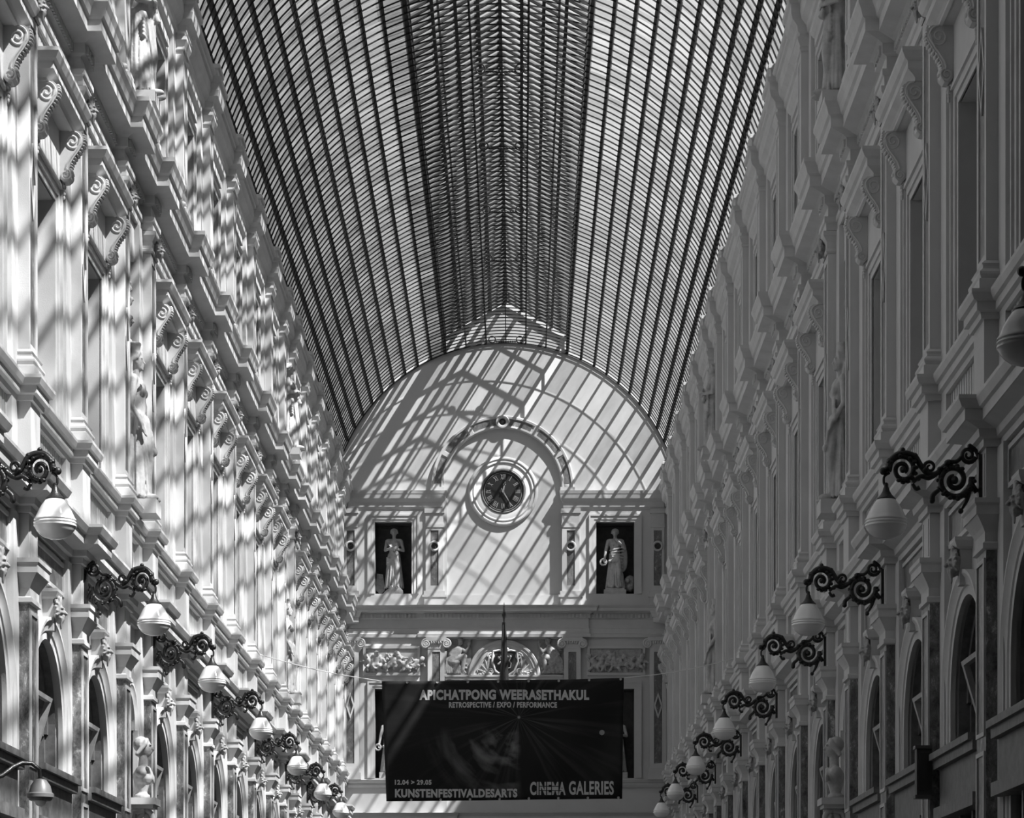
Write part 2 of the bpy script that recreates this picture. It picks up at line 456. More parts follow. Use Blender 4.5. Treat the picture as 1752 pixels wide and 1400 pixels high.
# ------------------------------------------------------------------ windows
def spiral(c, r0, r1, a0, a1, n):
    return [(c[0] + (r0 + (r1 - r0) * k / n) * math.cos(a0 + (a1 - a0) * k / n), c[1] + (r0 + (r1 - r0) * k / n) * math.sin(a0 + (a1 - a0) * k / n)) for k in range(n + 1)]

S_OUT = [(0, 0), (.20, 0), (.235, -.03), (.245, -.08), (.235, -.14), (.20, -.20), (.155, -.26), (.12, -.32), (.105, -.37), (.115, -.40), (.125, -.43), (.12, -.47), (.09, -.50), (.05, -.505), (.02, -.48), (0, -.44)]
def console_parts(s, parent, u, z, w):
    mb = MB(s); mb.prism(S_OUT, lambda x, y, d: (x - .13, d, y + z), u - w / 2, u + w / 2)
    cb = mb.build('console', TRIM, parent)
    mb = MB(s)
    for uu in (u - w / 2, u + w / 2):
        for c, r, dr in (((.14, -.10), .095, 1), ((.07, -.44), .058, 1)):
            pts = [(x - .13, uu, y + z) for x, y in spiral(c, r, .012, PI * .5, PI * .5 - dr * PI * 3.6, 40)]
            mb.tube(pts, .0105, 6)
        pts = [(x - .13 - .03, uu, y + z) for x, y in S_OUT[3:10]]
        mb.tube(pts, .013, 5)
    for k, (x, y) in enumerate(S_OUT[2:10]):
        for dx in (0, .5):
            if k + 3 < len(S_OUT):
                x2 = x + (S_OUT[k + 3][0] - x) * dx; y2 = y + (S_OUT[k + 3][1] - y) * dx
                mb.ell((x2 - .125, u, y2 + z), (.022, w * .46, .018), None, 8, 5)
    for k in range(4):
        mb.ell((-.09, u, z - .54 - .035 * k), (.026 - .004 * k, .032 - .005 * k, .026), None, 8, 5)
    mb.build('scroll_carving', TRIM, cb, None, 0.9)

FW = {}
def first_window(s, i, num):
    a, b = PIERS[i], PIERS[i + 1]; c = a + PW / 2 + (b - a) / 2; n = from_end(i)
    lab = 'first-floor window under a bracketed cornice, %s bay from the clock wall on the %s' % (ORD[n], SIDE[s])
    loc = (s * HW, c, 7.25)
    if s in FW:
        r = copy_tree(FW[s], loc, lab); r.name = 'window_%d' % num; return r
    t = thing('window_%d' % num, lab, 'window', loc, 'first-floor windows, ' + SIDE[s], 'structure'); FW[s] = t
    hw = .55
    mb = MB(s)
    for sg in (-1, 1):
        for w0, w1, p in ((0, .07, -.145), (.07, .15, -.125), (.15, .19, -.10)):
            q0, q1 = sorted((sg * (hw + w0), sg * (hw + w1)))
            mb.box(-.17, p, q0, q1, 0, 2.25 + w1)
    for w0, w1, p in ((0, .07, -.145), (.07, .15, -.125), (.15, .19, -.10)):
        mb.box(-.17, p, -hw - w0, hw + w0, 2.25 + w0, 2.25 + w1)
    mb.build('window_surround', TRIM, t)
    mb = MB(s); mb.box(-.40, -.385, -hw, hw, 0, 2.25); mb.build('glass', PANE, t)
    mb = MB(s)
    for u in (-hw, -.035, hw - .07): mb.box(-.385, -.34, u, u + .07, 0, 2.25)
    for z in (0, .7, 1.5, 2.18): mb.box(-.385, -.345, -hw, hw, z, z + .06)
    mb.build('sash', WOOD, t)
    mb = MB(s)
    mb.box(-.17, -.12, -.80, .80, 2.44, 2.97)
    mb.build('frieze', PLASTER, t)
    mb = MB(s)
    mb.box(-.17, -.02, -.78, .78, 2.97, 3.25)
    mb.moulding(-.78, .78, -.02, -.17, [(0, 2.96), (.03, 2.97), (.03, 3.0), (.05, 3.02), (.11, 3.06), (.11, 3.13), (.14, 3.15), (.17, 3.21), (.17, 3.245), (0, 3.26)])
    mb.build('head_cornice', TRIM, t)
    for u in (-.72, .72): console_parts(s, t, u, 2.97, .15)
    return t

AW = {}
def attic_window(s, i, num):
    a, b = PIERS[i], PIERS[i + 1]; c = a + PW / 2 + (b - a) / 2; n = from_end(i)
    lab = 'small plain attic window, %s bay from the clock wall on the %s' % (ORD[n], SIDE[s])
    loc = (s * HW, c, 12.05)
    if s in AW:
        r = copy_tree(AW[s], loc, lab); r.name = 'window_%d' % num; return r
    t = thing('window_%d' % num, lab, 'window', loc, 'attic windows, ' + SIDE[s], 'structure'); AW[s] = t
    hw = .55
    mb = MB(s)
    for sg in (-1, 1):
        for w0, w1, p in ((0, .08, -.14), (.08, .15, -.12)):
            q0, q1 = sorted((sg * (hw + w0), sg * (hw + w1))); mb.box(-.17, p, q0, q1, 0, 1.7 + w1)
    for w0, w1, p in ((0, .08, -.14), (.08, .15, -.12)): mb.box(-.17, p, -hw - w0, hw + w0, 1.7 + w0, 1.7 + w1)
    mb.build('window_surround', TRIM, t)
    mb = MB(s); mb.box(-.40, -.385, -hw, hw, 0, 1.7); mb.build('glass', PANE, t)
    mb = MB(s)
    for u in (-hw, -.035, hw - .07): mb.box(-.385, -.34, u, u + .07, 0, 1.7)
    for z in (0, .8, 1.64): mb.box(-.385, -.345, -hw, hw, z, z + .06)
    mb.build('sash', WOOD, t)
    mb = MB(s); mb.box(-.17, -.02, -hw - .2, hw + .2, -.12, 0.0); mb.moulding(-hw - .2, hw + .2, -.03, -.17, [(0, -.12), (.02, -.1), (.02, -.02), (0, 0)]); mb.build('sill', TRIM, t)
    mb = MB(s)
    mb.box(-.17, -.12, -hw - .22, hw + .22, 1.95, 2.18); mb.moulding(-hw - .22, hw + .22, -.12, -.17, [(0, 2.06), (.02, 2.08), (.05, 2.13), (.06, 2.18), (0, 2.19)])
    mb.build('head_panel', TRIM, t)
    return t

GW = {}
def shop_window(s, i, num):
    a, b = PIERS[i], PIERS[i + 1]; c = a + PW / 2 + (b - a) / 2; n = from_end(i)
    lab = 'tall arched shop window with carved keystone, %s bay from the clock wall on the %s' % (ORD[n], SIDE[s])
    loc = (s * HW, c, 0)
    if s in GW:
        r = copy_tree(GW[s], loc, lab); r.name = 'window_%d' % num; return r
    t = thing('window_%d' % num, lab, 'window', loc, 'arched shop windows, ' + SIDE[s], 'structure'); GW[s] = t
    R, sp = .86, 4.2
    mb = MB(s)
    prof = [(R - .012, -.17), (R - .012, -.125), (R + .06, -.125), (R + .07, -.11), (R + .13, -.10), (R + .17, -.07), (R + .20, -.07), (R + .20, -.17)]
    path = [(-1, 0)] + [(-math.cos(PI * k / 28), math.sin(PI * k / 28)) for k in range(29)] + [(1, 0)]
    rings = []
    for k, (dx, dz) in enumerate(path):
        base = 2.0 if k in (0, len(path) - 1) else sp
        rings.append([(p, dx * r, base + dz * r) for r, p in prof])
    mb.rings(rings); mb.build('archivolt', TRIM, t, None, 0.5)
    mb = MB(s)
    mb.prism([(-.06, 5.13), (.06, 5.13), (.09, 5.44), (-.09, 5.44)], lambda x, y, d: (d, x, y), -.17, -.055)
    mb.moulding(-.10, .10, -.05, -.17, [(0, 5.43), (.03, 5.45), (.05, 5.50), (.05, 5.53), (0, 5.535)]); mb.box(-.17, -.05, -.1, .1, 5.43, 5.53)
    ks = mb.build('keystone', TRIM, t)
    carved_head(s, ks, -.035, 0, 5.32, 1.15)
    mb = MB(s); mb.rings([[(p, r * math.cos(PI * k / 24), sp + r * math.sin(PI * k / 24)) for r, p in ((R - .003, -.20), (R - .012, -.20), (R - .012, -.385))] for k in range(25)])
    for q in (-1, 1): mb.box(-.385, -.20, *sorted((q * (R - .012), q * (R - .002))), 2.0, sp)
    mb.build('timber_lining', WOOD, t)
    mb = MB(s)
    mb.prism([(-R, 2.0), (R, 2.0), (R, sp)] + [(R * math.cos(PI * k / 24), sp + R * math.sin(PI * k / 24)) for k in range(1, 24)] + [(-R, sp)], lambda x, y, d: (d, x, y), -.40, -.385)
    mb.build('glass', PANE, t)
    mb = MB(s)
    for u in (-R, -.04, R - .08): mb.box(-.385, -.30, u, u + .08, 3.7, 4.95 if u == -.04 else 4.35)
    mb.box(-.385, -.30, -R, R, 4.18, 4.26)
    mb.rings([[(p, r * math.cos(PI * k / 24), sp + r * math.sin(PI * k / 24)) for r, p in ((R, -.27), (R - .09, -.27), (R - .09, -.385))] for k in range(25)])
    mb.build('sash', WOOD, t)
    mb = MB(s)                                                    # hopper light standing open
    mb.prism([(-.37, 3.80), (-.32, 3.80), (-.12, 4.50), (-.17, 4.52)], lambda x, y, d: (x, d, y), .18, .26)
    mb.prism([(-.37, 3.80), (-.32, 3.80), (-.12, 4.50), (-.17, 4.52)], lambda x, y, d: (x, d, y), -.62, -.54)
    mb.prism([(-.18, 4.46), (-.13, 4.46), (-.12, 4.50), (-.17, 4.52)], lambda x, y, d: (x, d, y), -.62, .26)
    mb.build('open_casement', LIGHTWOOD, t)
    mb = MB(s)                                                    # round-topped ironwork at the foot of the opening
    for dr in (0, .07):
        pts = [(-.24, -.30 - .26 + dr, 3.75)] + [(-.24, -.30 + (.26 - dr) * -math.cos(PI * k / 16), 4.15 + (.34 - dr) * math.sin(PI * k / 16)) for k in range(17)] + [(-.24, -.30 + .26 - dr, 3.75)]
        mb.tube(pts, .014, 6)
    for k in range(6):
        for j in range(5):
            zc = 3.8 + .1 * k; uc = -.48 + .09 * j
            if k > 3 and j in (0, 4): continue
            mb.tube([(-.24, uc + .036 * math.cos(q), zc + .045 * math.sin(q)) for q in [2 * PI * m / 8 for m in range(9)]], .011, 4)
    mb.build('iron_grille', IRON, t, None, 0.9)
    mb = MB(s)
    mb.box(-.30, -.06, -1.02, 1.02, 3.25, 3.62); mb.box(-.30, .0, -1.03, 1.03, 3.62, 3.74); mb.box(-.30, .0, -1.03, 1.03, 3.16, 3.27)
    mb.box(-.30, .04, -1.03, 1.03, 3.70, 3.76)
    mb.build('fascia_board', WOOD, t)
    mb = MB(s)
    for u in (-1.0, -.35, .30, .93): mb.box(-.25, -.12, u, u + .07, 0.6, 3.16)
    mb.box(-.25, -.12, -1, 1, 0, .6); mb.build('shop_front_frame', WOOD, t)
    mb = MB(s)
    f = .05
    mb.box(-.16, -.125, -.98, .98, 5.60, 5.64); mb.box(-.16, -.125, -.98, .98, 5.90, 5.94); mb.box(-.16, -.125, -.98, -.94, 5.6, 5.94); mb.box(-.16, -.125, .94, .98, 5.6, 5.94)
    fr = mb.build('frieze_frame', TRIM, t)
    mb = MB(s); mb.box(-.16, -.145, -.94, .94, 5.64, 5.90); mb.build('frieze_marble', INLAY, fr)
    return t

# ------------------------------------------------------------------ lamps
def lamp_proto(s):
    t = thing('wall_lamp', 'x', 'lamp', (0, 0, 0), 'globe lamps on scroll brackets, ' + SIDE[s])
    k = .86 if s < 0 else .93
    mb = MB(s)
    P = lambda pts, u=0: [(x * k, u, z) for x, z in pts]
    def T(pts, r, r2=None):
        if 2 < len(pts) < 16:                                     # rounded through the given points
            q = [pts[0]] + list(pts) + [pts[-1]]; out = []
            for a in range(1, len(q) - 2):
                for j in range(5):
                    u = j / 5; f = lambda i: .5 * (2 * q[a][i] + (q[a + 1][i] - q[a - 1][i]) * u + (2 * q[a - 1][i] - 5 * q[a][i] + 4 * q[a + 1][i] - q[a + 2][i]) * u * u + (3 * q[a][i] - q[a - 1][i] - 3 * q[a + 1][i] + q[a + 2][i]) * u ** 3)
                    out.append((f(0), f(1)))
            pts = out + [pts[-1]]
        mb.tube(P(pts), r, 8, r2)
    mb.box(-.02, .03, -.05, .05, -.16, .20)
    a0 = PI * .95
    T(spiral((.236, 0), .155, .030, a0, a0 + PI * 3.5, 50), .027, .020)                 # big scroll beside the wall
    T([(.04, -.10), (.09, -.02), (.085, .02)], .022)
    T([(.11, -.09), (.13, -.17), (.18, -.25)], .026, .008)
    T(spiral((.684, .085), .125, .024, -PI * .05, PI * 3.3, 46), .023, .017)              # outer scroll
    T([(.81, .08), (.79, .15), (.73, .205), (.66, .215), (.58, .19), (.53, .12), (.47, .055), (.40, .05), (.34, .10), (.27, .155)], .030, .02)
    T([(.40, .05), (.46, .02), (.53, .03), (.60, -.02)], .026, .016)
    T(spiral((.45, .105), .058, .012, -PI * .5, PI * 2.6, 26), .017, .009)
    T(spiral((.115, .205), .068, .014, -PI * .9, PI * 2.3, 26), .020, .010)
    T([(.02, .18), (.05, .24), (.10, .275)], .016, .02)
    T([(.17, .19), (.22, .15), (.30, .15)], .018)
    T([(.37, -.08), (.42, -.12), (.43, -.16)], .018, .026)
    T([(.60, -.03), (.57, -.07), (.54, -.06)], .014, .02)
    T([(.80, .06), (.845, .03), (.85, -.02), (.83, -.05)], .011)
    r = random.Random(4)
    for c, R, a1, a2 in (((.236, 0), .155, PI * .95, PI * 4.45), ((.684, .085), .125, -PI * .05, PI * 3.3)):      # leaves along the scrolls
        sp_ = spiral(c, R, .03, a1, a2, 50)
        for q in range(1, 26, 2):
            x, z = sp_[q]; dx, dz = x - c[0], z - c[1]; L = math.hypot(dx, dz)
            mb.ell((k * (x + dx / L * .018), r.uniform(-.016, .016), z + dz / L * .018), (.024, .026, .018), None, 8, 6)
            mb.ell((k * x, (.022 if q % 4 == 1 else -.022), z), (.018, .016, .016), None, 7, 5)
    for x, z in ((.80, .16), (.70, .222), (.58, .20), (.49, .08), (.36, .09), (.30, .14), (.46, .025), (.55, .015)):
        mb.ell((k * x, r.uniform(-.02, .02), z), (.026, .028, .022), None, 8, 6)
    mb.ell((.236 * k, 0, 0), (.035, .045, .035), None, 8, 6); mb.ell((.684 * k, 0, .085), (.028, .038, .028), None, 8, 6)
    for x, z, q in ((.43, -.165, .026), (.685, .245, .022), (.855, .073, .032), (.18, -.25, .024), (.10, .275, .022)):
        mb.ell((x * k, 0, z), (q, q, q), None, 8, 6)
    br = mb.build('scroll_bracket', IRON, t, None, 0.9)
    x0 = .83 * k
    mb = MB(); o = (-s * x0, 0, 0)
    mb.lathe([(.008, -.02), (.018, -.03), (.018, -.055), (.024, -.065), (.030, -.09), (.048, -.12), (.072, -.145), (.078, -.150), (.076, -.158)], o, 'z', 24)
    mb.build('lamp_cap', IRON, t, None, 0.7)
    mb = MB()
    mb.lathe([(.066, -.150), (.088, -.174), (.112, -.208), (.133, -.245), (.150, -.283), (.162, -.308), (.170, -.318), (.172, -.326), (.164, -.334), (.172, -.342), (.175, -.350), (.166, -.359), (.173, -.366), (.173, -.376), (.163, -.386), (.155, -.405), (.130, -.437), (.095, -.462), (.05, -.477), (.008, -.482)], o, 'z', 32)
    mb.build('globe', OPAL, t, None, 0.5)
    return t

def lamps(s):
    ys = [21.1, 26.85, 31.95, 38.0, 44.2, 50.0, 55.0, 60.7, 66.4]
    if s > 0: ys = [15.2] + ys
    src = None
    names = ['largest', 'second largest', 'third largest', 'fourth largest', 'fifth largest', 'sixth largest', 'seventh largest', 'eighth largest', 'ninth largest', 'tenth largest']
    for k, y in enumerate(ys):
        lab = 'white globe lamp on black scroll bracket, %s of those along the %s' % (names[k], SIDE[s])
        if y > 55.5: break
        loc = (s * HW, y + PW / 2, 5.76)
        if src is None:
            src = lamp_proto(s); src.location = loc; src['label'] = lab
        else: copy_tree(src, loc, lab)

# ------------------------------------------------------------------ figures
def hand(mb, c, d, sp, r=.012):
    """palm with four fingers and a thumb"""
    c, d, sp = Vector(c), Vector(d).normalized(), Vector(sp).normalized()
    mb.cap(c, c + d * .07, .028, .030, 8)
    for k, l in enumerate((.06, .075, .07, .05)):
        b = c + d * .085 + sp * (-.033 + .022 * k)
        mb.cap(b, b + d * l * .6, r, r, 6); mb.cap(b + d * l * .6, b + d * l + d.cross(sp) * .02, r, r * .8, 6)
    mb.cap(c + sp * -.03 + d * .03, c + sp * -.065 + d * .075, r * 1.1, r, 6)

def figure(kind):
    """a draped standing figure 1.75 high, facing -y"""
    mb = MB(); r = random.Random(kind * 7 + 1)
    for j in range(8):                                            # skirt
        z0, z1 = .06 + j * .12, .20 + j * .12
        w = .24 - .012 * j
        mb.ell((0.015 * math.sin(j), 0.0, (z0 + z1) / 2), (w, w * .8, .13), None, 16, 8)
    for k in range(22):                                           # folds
        a = 2 * PI * k / 22 + r.uniform(-.08, .08); w0, w1 = r.uniform(.235, .27), r.uniform(.15, .17)
        tw = r.uniform(-.25, .25)
        mb.cap((w0 * math.cos(a), w0 * .82 * math.sin(a), .05), (w1 * math.cos(a + tw), w1 * .8 * math.sin(a + tw), 1.0), .026, .018, 7)
    mb.cap((.05, -.10, .95), (.11, -.17, .52), .10, .075); mb.cap((.11, -.17, .52), (.09, -.13, .1), .07, .06)   # forward knee
    for sx in (-.09, .10): mb.ell((sx, -.24, .045), (.05, .11, .045))
    mb.ell((0, 0, 1.0), (.185, .14, .14)); mb.cap((0, 0, 1.0), (0, 0, 1.34), .135, .15, 14)
    mb.ell((0, -.01, 1.30), (.165, .12, .13))
    for sx in (-1, 1): mb.ell((sx * .075, -.105, 1.30), (.065, .06, .06))
    mb.cap((-.16, .005, 1.43), (.16, .005, 1.43), .065, .065); mb.cap((0, .01, 1.42), (0, -.005, 1.56), .058, .052)
    # head with a face
    mb.ell((0, -.015, 1.665), (.078, .092, .115), None, 14, 10); mb.ell((0, -.045, 1.60), (.05, .06, .05))
    mb.cap((0, -.108, 1.685), (0, -.128, 1.642), .011, .016, 6)
    for sx in (-1, 1):
        mb.ell((sx * .033, -.095, 1.70), (.026, .018, .011)); mb.ell((sx * .03, -.096, 1.672), (.014, .010, .008))
        mb.ell((sx * .08, -.01, 1.66), (.014, .026, .034))
    mb.ell((0, -.108, 1.617), (.022, .012, .008)); mb.ell((0, -.108, 1.604), (.018, .012, .008)); mb.ell((0, -.095, 1.575), (.022, .02, .018))
    mb.ell((0, .02, 1.70), (.092, .098, .10), None, 14, 9)
    for k in range(16):                                           # locks of hair
        a = PI * k / 15
        mb.cap((.088 * math.cos(a), -.04 - .02 * math.sin(a), 1.70 + .07 * math.sin(a)), (.10 * math.cos(a), .05, 1.66 + .05 * math.sin(a)), .022, .022, 6)
    mb.ell((0, .115, 1.66), (.05, .05, .05))
    if kind == 0:      # arms folded before the chest, bowl and mask hanging at the hip
        mb.cap((-.2, 0, 1.42), (-.25, -.04, 1.15), .058, .048); mb.cap((-.25, -.04, 1.15), (-.02, -.21, 1.20), .045, .034)
        mb.cap((.2, 0, 1.42), (.27, -.04, 1.14), .058, .048); mb.cap((.27, -.04, 1.14), (.04, -.22, 1.16), .045, .034)
        hand(mb, (-.02, -.21, 1.20), (1, -.1, .1), (0, .3, 1)); hand(mb, (.04, -.22, 1.16), (-1, -.1, .1), (0, .3, 1))
        mb.ell((.08, -.22, 1.02), (.06, .04, .075)); mb.ell((.08, -.25, .99), (.03, .03, .03))
        for k in range(7): mb.cap((-.17 + .02 * k, -.12 - .01 * k, 1.36 - .035 * k), (.12 + .01 * k, -.13, 1.12 - .07 * k), .025, .022, 7)
        for k in range(5): mb.cap((-.2, -.1, .92 - .05 * k), (.17, -.16, .74 - .02 * k), .026, .03, 7)
    elif kind == 1:    # wreath held low in one hand, the other hand at the shoulder
        mb.cap((-.2, 0, 1.42), (-.27, -.05, 1.12), .058, .046); mb.cap((-.27, -.05, 1.12), (-.30, -.14, .90), .044, .034)
        hand(mb, (-.30, -.14, .90), (0, -.3, -1), (1, 0, 0))
        for k in range(12):
            a = 2 * PI * k / 12; mb.ell((-.34 + .085 * math.cos(a), -.17, .78 + .085 * math.sin(a)), (.034, .03, .034))
        mb.cap((.2, 0, 1.42), (.28, -.06, 1.18), .058, .046); mb.cap((.28, -.06, 1.18), (.12, -.18, 1.36), .044, .034)
        hand(mb, (.12, -.18, 1.36), (-.7, 0, .6), (.5, 0, .6))
        mb.ell((.26, .05, .95), (.09, .07, .42)); mb.ell((.31, .03, .9), (.05, .05, .3))
        for k in range(8): mb.cap((-.15 + .02 * k, -.17, 1.12 - .06 * k), (.22, -.12, 1.22 - .10 * k), .024, .022, 7)
        for k in range(5): mb.ell((-.16 + .05 * k, -.2, .80 + .02 * (k % 2)), (.05, .05, .05))
    else:              # herm with a crown, one arm lowered with a cloth
        mb.cap((-.2, 0, 1.42), (-.25, .02, 1.10), .058, .046); mb.cap((-.25, .02, 1.10), (-.20, -.12, .88), .044, .034)
        hand(mb, (-.20, -.12, .88), (.2, -.4, -1), (1, 0, 0))
        mb.cap((.2, 0, 1.42), (.25, .0, 1.12), .058, .046); mb.cap((.25, .0, 1.12), (.17, -.15, .93), .044, .034)
        hand(mb, (.17, -.15, .93), (-.2, -.4, -.9), (1, 0, 0))
        mb.cap((.14, -.20, .86), (.12, -.24, .66), .022, .03, 8); mb.ell((.12, -.25, .62), (.05, .045, .05))
        for k in range(6): mb.cap((-.2, -.08, 1.0 - .03 * k), (.2, -.12, .95 + .02 * k), .03, .03, 7)
        for k in range(6): mb.cap((-.16 + .03 * k, -.1, 1.36 - .03 * k), (.15, -.12, 1.16 - .02 * k), .02, .02, 7)
        mb.lathe([(.075, 1.75), (.085, 1.77), (.075, 1.79), (.08, 1.85), (.09, 1.87), (.085, 1.89)], (0, .01, 0), 'z', 16)
        for k in range(10):
            a = PI * (k / 9) ; mb.cap((.10 * math.cos(a), .05, 1.66), (.115 * math.cos(a), .04 - .05 * math.sin(a * 2), 1.42), .026, .02, 6)
    return fuse(mb, .0125, 'figure_%d' % kind, 1)

def bust_mesh():
    mb = MB()
    mb.ell((0, 0, .12), (.15, .12, .12)); mb.cap((-.14, 0, .17), (.14, 0, .17), .07, .07); mb.cap((0, 0, .2), (0, -.01, .36), .06, .055)
    mb.ell((0, -.015, .46), (.078, .092, .115), None, 14, 10); mb.ell((0, -.045, .40), (.05, .06, .05))
    mb.cap((0, -.108, .48), (0, -.128, .44), .011, .016, 6)
    for sx in (-1, 1): mb.ell((sx * .033, -.095, .495), (.026, .018, .011)); mb.ell((sx * .08, -.01, .46), (.014, .026, .034))
    mb.ell((0, -.108, .41), (.022, .012, .014)); mb.ell((0, .02, .50), (.092, .098, .10))
    for k in range(14):
        a = PI * k / 13; mb.cap((.088 * math.cos(a), -.05, .50 + .06 * math.sin(a)), (.11 * math.cos(a), .05, .38), .024, .026, 6)
    for k in range(7): mb.cap((-.16 + .02 * k, -.08, .22), (.12, -.11, .06 + .01 * k), .02, .02, 6)
    mb.cap((0, .01, -.05), (0, .01, .06), .07, .10)
    mb.lathe([(.10, -.14), (.10, -.10), (.07, -.08), (.06, -.05)], (0, .01, 0), 'z', 14)
    return fuse(mb, .011, 'bust', 1)

def putti_mesh(seed, w, h):
    """a crowd of playing children and foliage in relief, x across, z up, facing -y"""
    mb = MB(); r = random.Random(seed)
    n = 7
    for k in range(n):
        q = h * r.uniform(.15, .185); y = -.05 - .02 * (k % 2)
        x = -w / 2 + w * (k + .5) / n + r.uniform(-.04, .04); z = -h * .22 + r.uniform(-.04, .14) * h
        a = r.uniform(-1.0, 1.0); ux, uz = math.sin(a), math.cos(a); vx, vz = uz, -ux        # body axis and sideways
        tx, tz = x + ux * q * 1.25, z + uz * q * 1.25
        mb.cap((x, y, z), (tx, y - .02, tz), q * .72, q * .70); mb.ell((x - ux * q * .2, y - .02, z - uz * q * .2), (q * .8, q * .6, q * .7))
        hx, hz = tx + ux * q * 1.15 + r.uniform(-.25, .25) * q, tz + uz * q * 1.0
        f = r.choice((-1, 1))
        mb.ell((hx, y - .05, hz), (q * .62, q * .6, q * .66)); mb.ell((hx - f * q * .12, y - .03, hz + q * .2), (q * .66, q * .6, q * .58))
        mb.ell((hx + f * q * .25, y - .05 - q * .55, hz - q * .08), (q * .15, q * .16, q * .14)); mb.ell((hx + f * q * .3, y - .05 - q * .45, hz - q * .32), (q * .2, q * .14, q * .14))
        for sg in (-1, 1):
            ax, az = tx + sg * vx * q * .75, tz + sg * vz * q * .75; b = r.uniform(-1.2, 1.2)
            bx, bz = ax + sg * math.cos(b) * q * .85, az + math.sin(b) * q * .85; c2 = r.uniform(-1.6, 1.6); cx, cz = bx + sg * math.cos(c2) * q * .7, bz + math.sin(c2) * q * .7
            mb.cap((ax, y, az), (bx, y - .05, bz), q * .36, q * .30); mb.cap((bx, y - .05, bz), (cx, y - .07, cz), q * .28, q * .22); mb.ell((cx, y - .07, cz), (q * .24, q * .2, q * .24))
            d = r.uniform(-.9, .4); kx, kz = x + sg * math.cos(d) * q * 1.0, z + math.sin(d) * q * 1.0 - q * .3
            e = r.uniform(-2.4, -.8); fx, fz = kx + math.cos(e) * q * .95, max(kz + math.sin(e) * q * .95, -h * .45)
            mb.cap((x + sg * q * .3, y, z - q * .2), (kx, y - .07, kz), q * .46, q * .38); mb.cap((kx, y - .07, kz), (fx, y - .05, fz), q * .34, q * .24); mb.ell((fx + f * q * .15, y - .06, fz), (q * .34, q * .2, q * .18))
    for k in range(26):
        mb.ell((r.uniform(-w / 2, w / 2), -.03, r.uniform(-h * .47, h * .25)), (r.uniform(.02, .06), .03, r.uniform(.02, .05)))
    mb.box(-w / 2, w / 2, -.02, .03, -h / 2, h / 2)
    return fuse(mb, .014, 'children_relief', 1)

def reclining_mesh(seed):
    """a winged seated figure leaning against the arch, x towards the arch"""
    mb = MB(); r = random.Random(seed)
    mb.cap((-.15, -.08, -.10), (.02, -.10, .16), .13, .12); mb.ell((-.15, -.08, -.12), (.17, .12, .14))
    mb.cap((-.12, -.1, -.12), (.18, -.16, -.02), .10, .08); mb.cap((.18, -.16, -.02), (.14, -.12, -.36), .07, .05)
    mb.cap((-.18, -.1, -.14), (.0, -.15, -.18), .10, .08); mb.cap((0, -.15, -.18), (-.06, -.12, -.42), .07, .05)
    mb.cap((.03, -.1, .17), (.06, -.11, .30), .05, .045); mb.ell((.09, -.13, .38), (.07, .075, .095)); mb.ell((.08, -.10, .41), (.082, .08, .085)); mb.ell((.12, -.205, .375), (.015, .018, .018))
    mb.cap((.08, -.1, .22), (.22, -.15, .10), .05, .04); mb.cap((.22, -.15, .10), (.30, -.13, .24), .038, .03)
    mb.cap((-.08, -.1, .20), (-.20, -.14, .04), .05, .04); mb.cap((-.2, -.14, .04), (-.06, -.18, -.03), .038, .03)
    hand(mb, (.30, -.13, .24), (.2, 0, 1), (1, 0, 0), .011)
    for k in range(9): mb.cap((-.05 - .01 * k, -.04, .24 - .03 * k), (-.34 + .02 * k, -.05, .36 - .07 * k), .03, .022, 7)     # wing
    for k in range(10): mb.cap((-.28 + .03 * k, -.14, -.10 - .01 * k), (-.33 + .06 * k, -.10, -.44), .028, .03, 7)           # drapery
    for k in range(14): mb.ell((r.uniform(-.36, .25), -.03, r.uniform(-.46, -.2)), (.05, .04, .04))
    return fuse(mb, .013, 'winged_relief', 1)

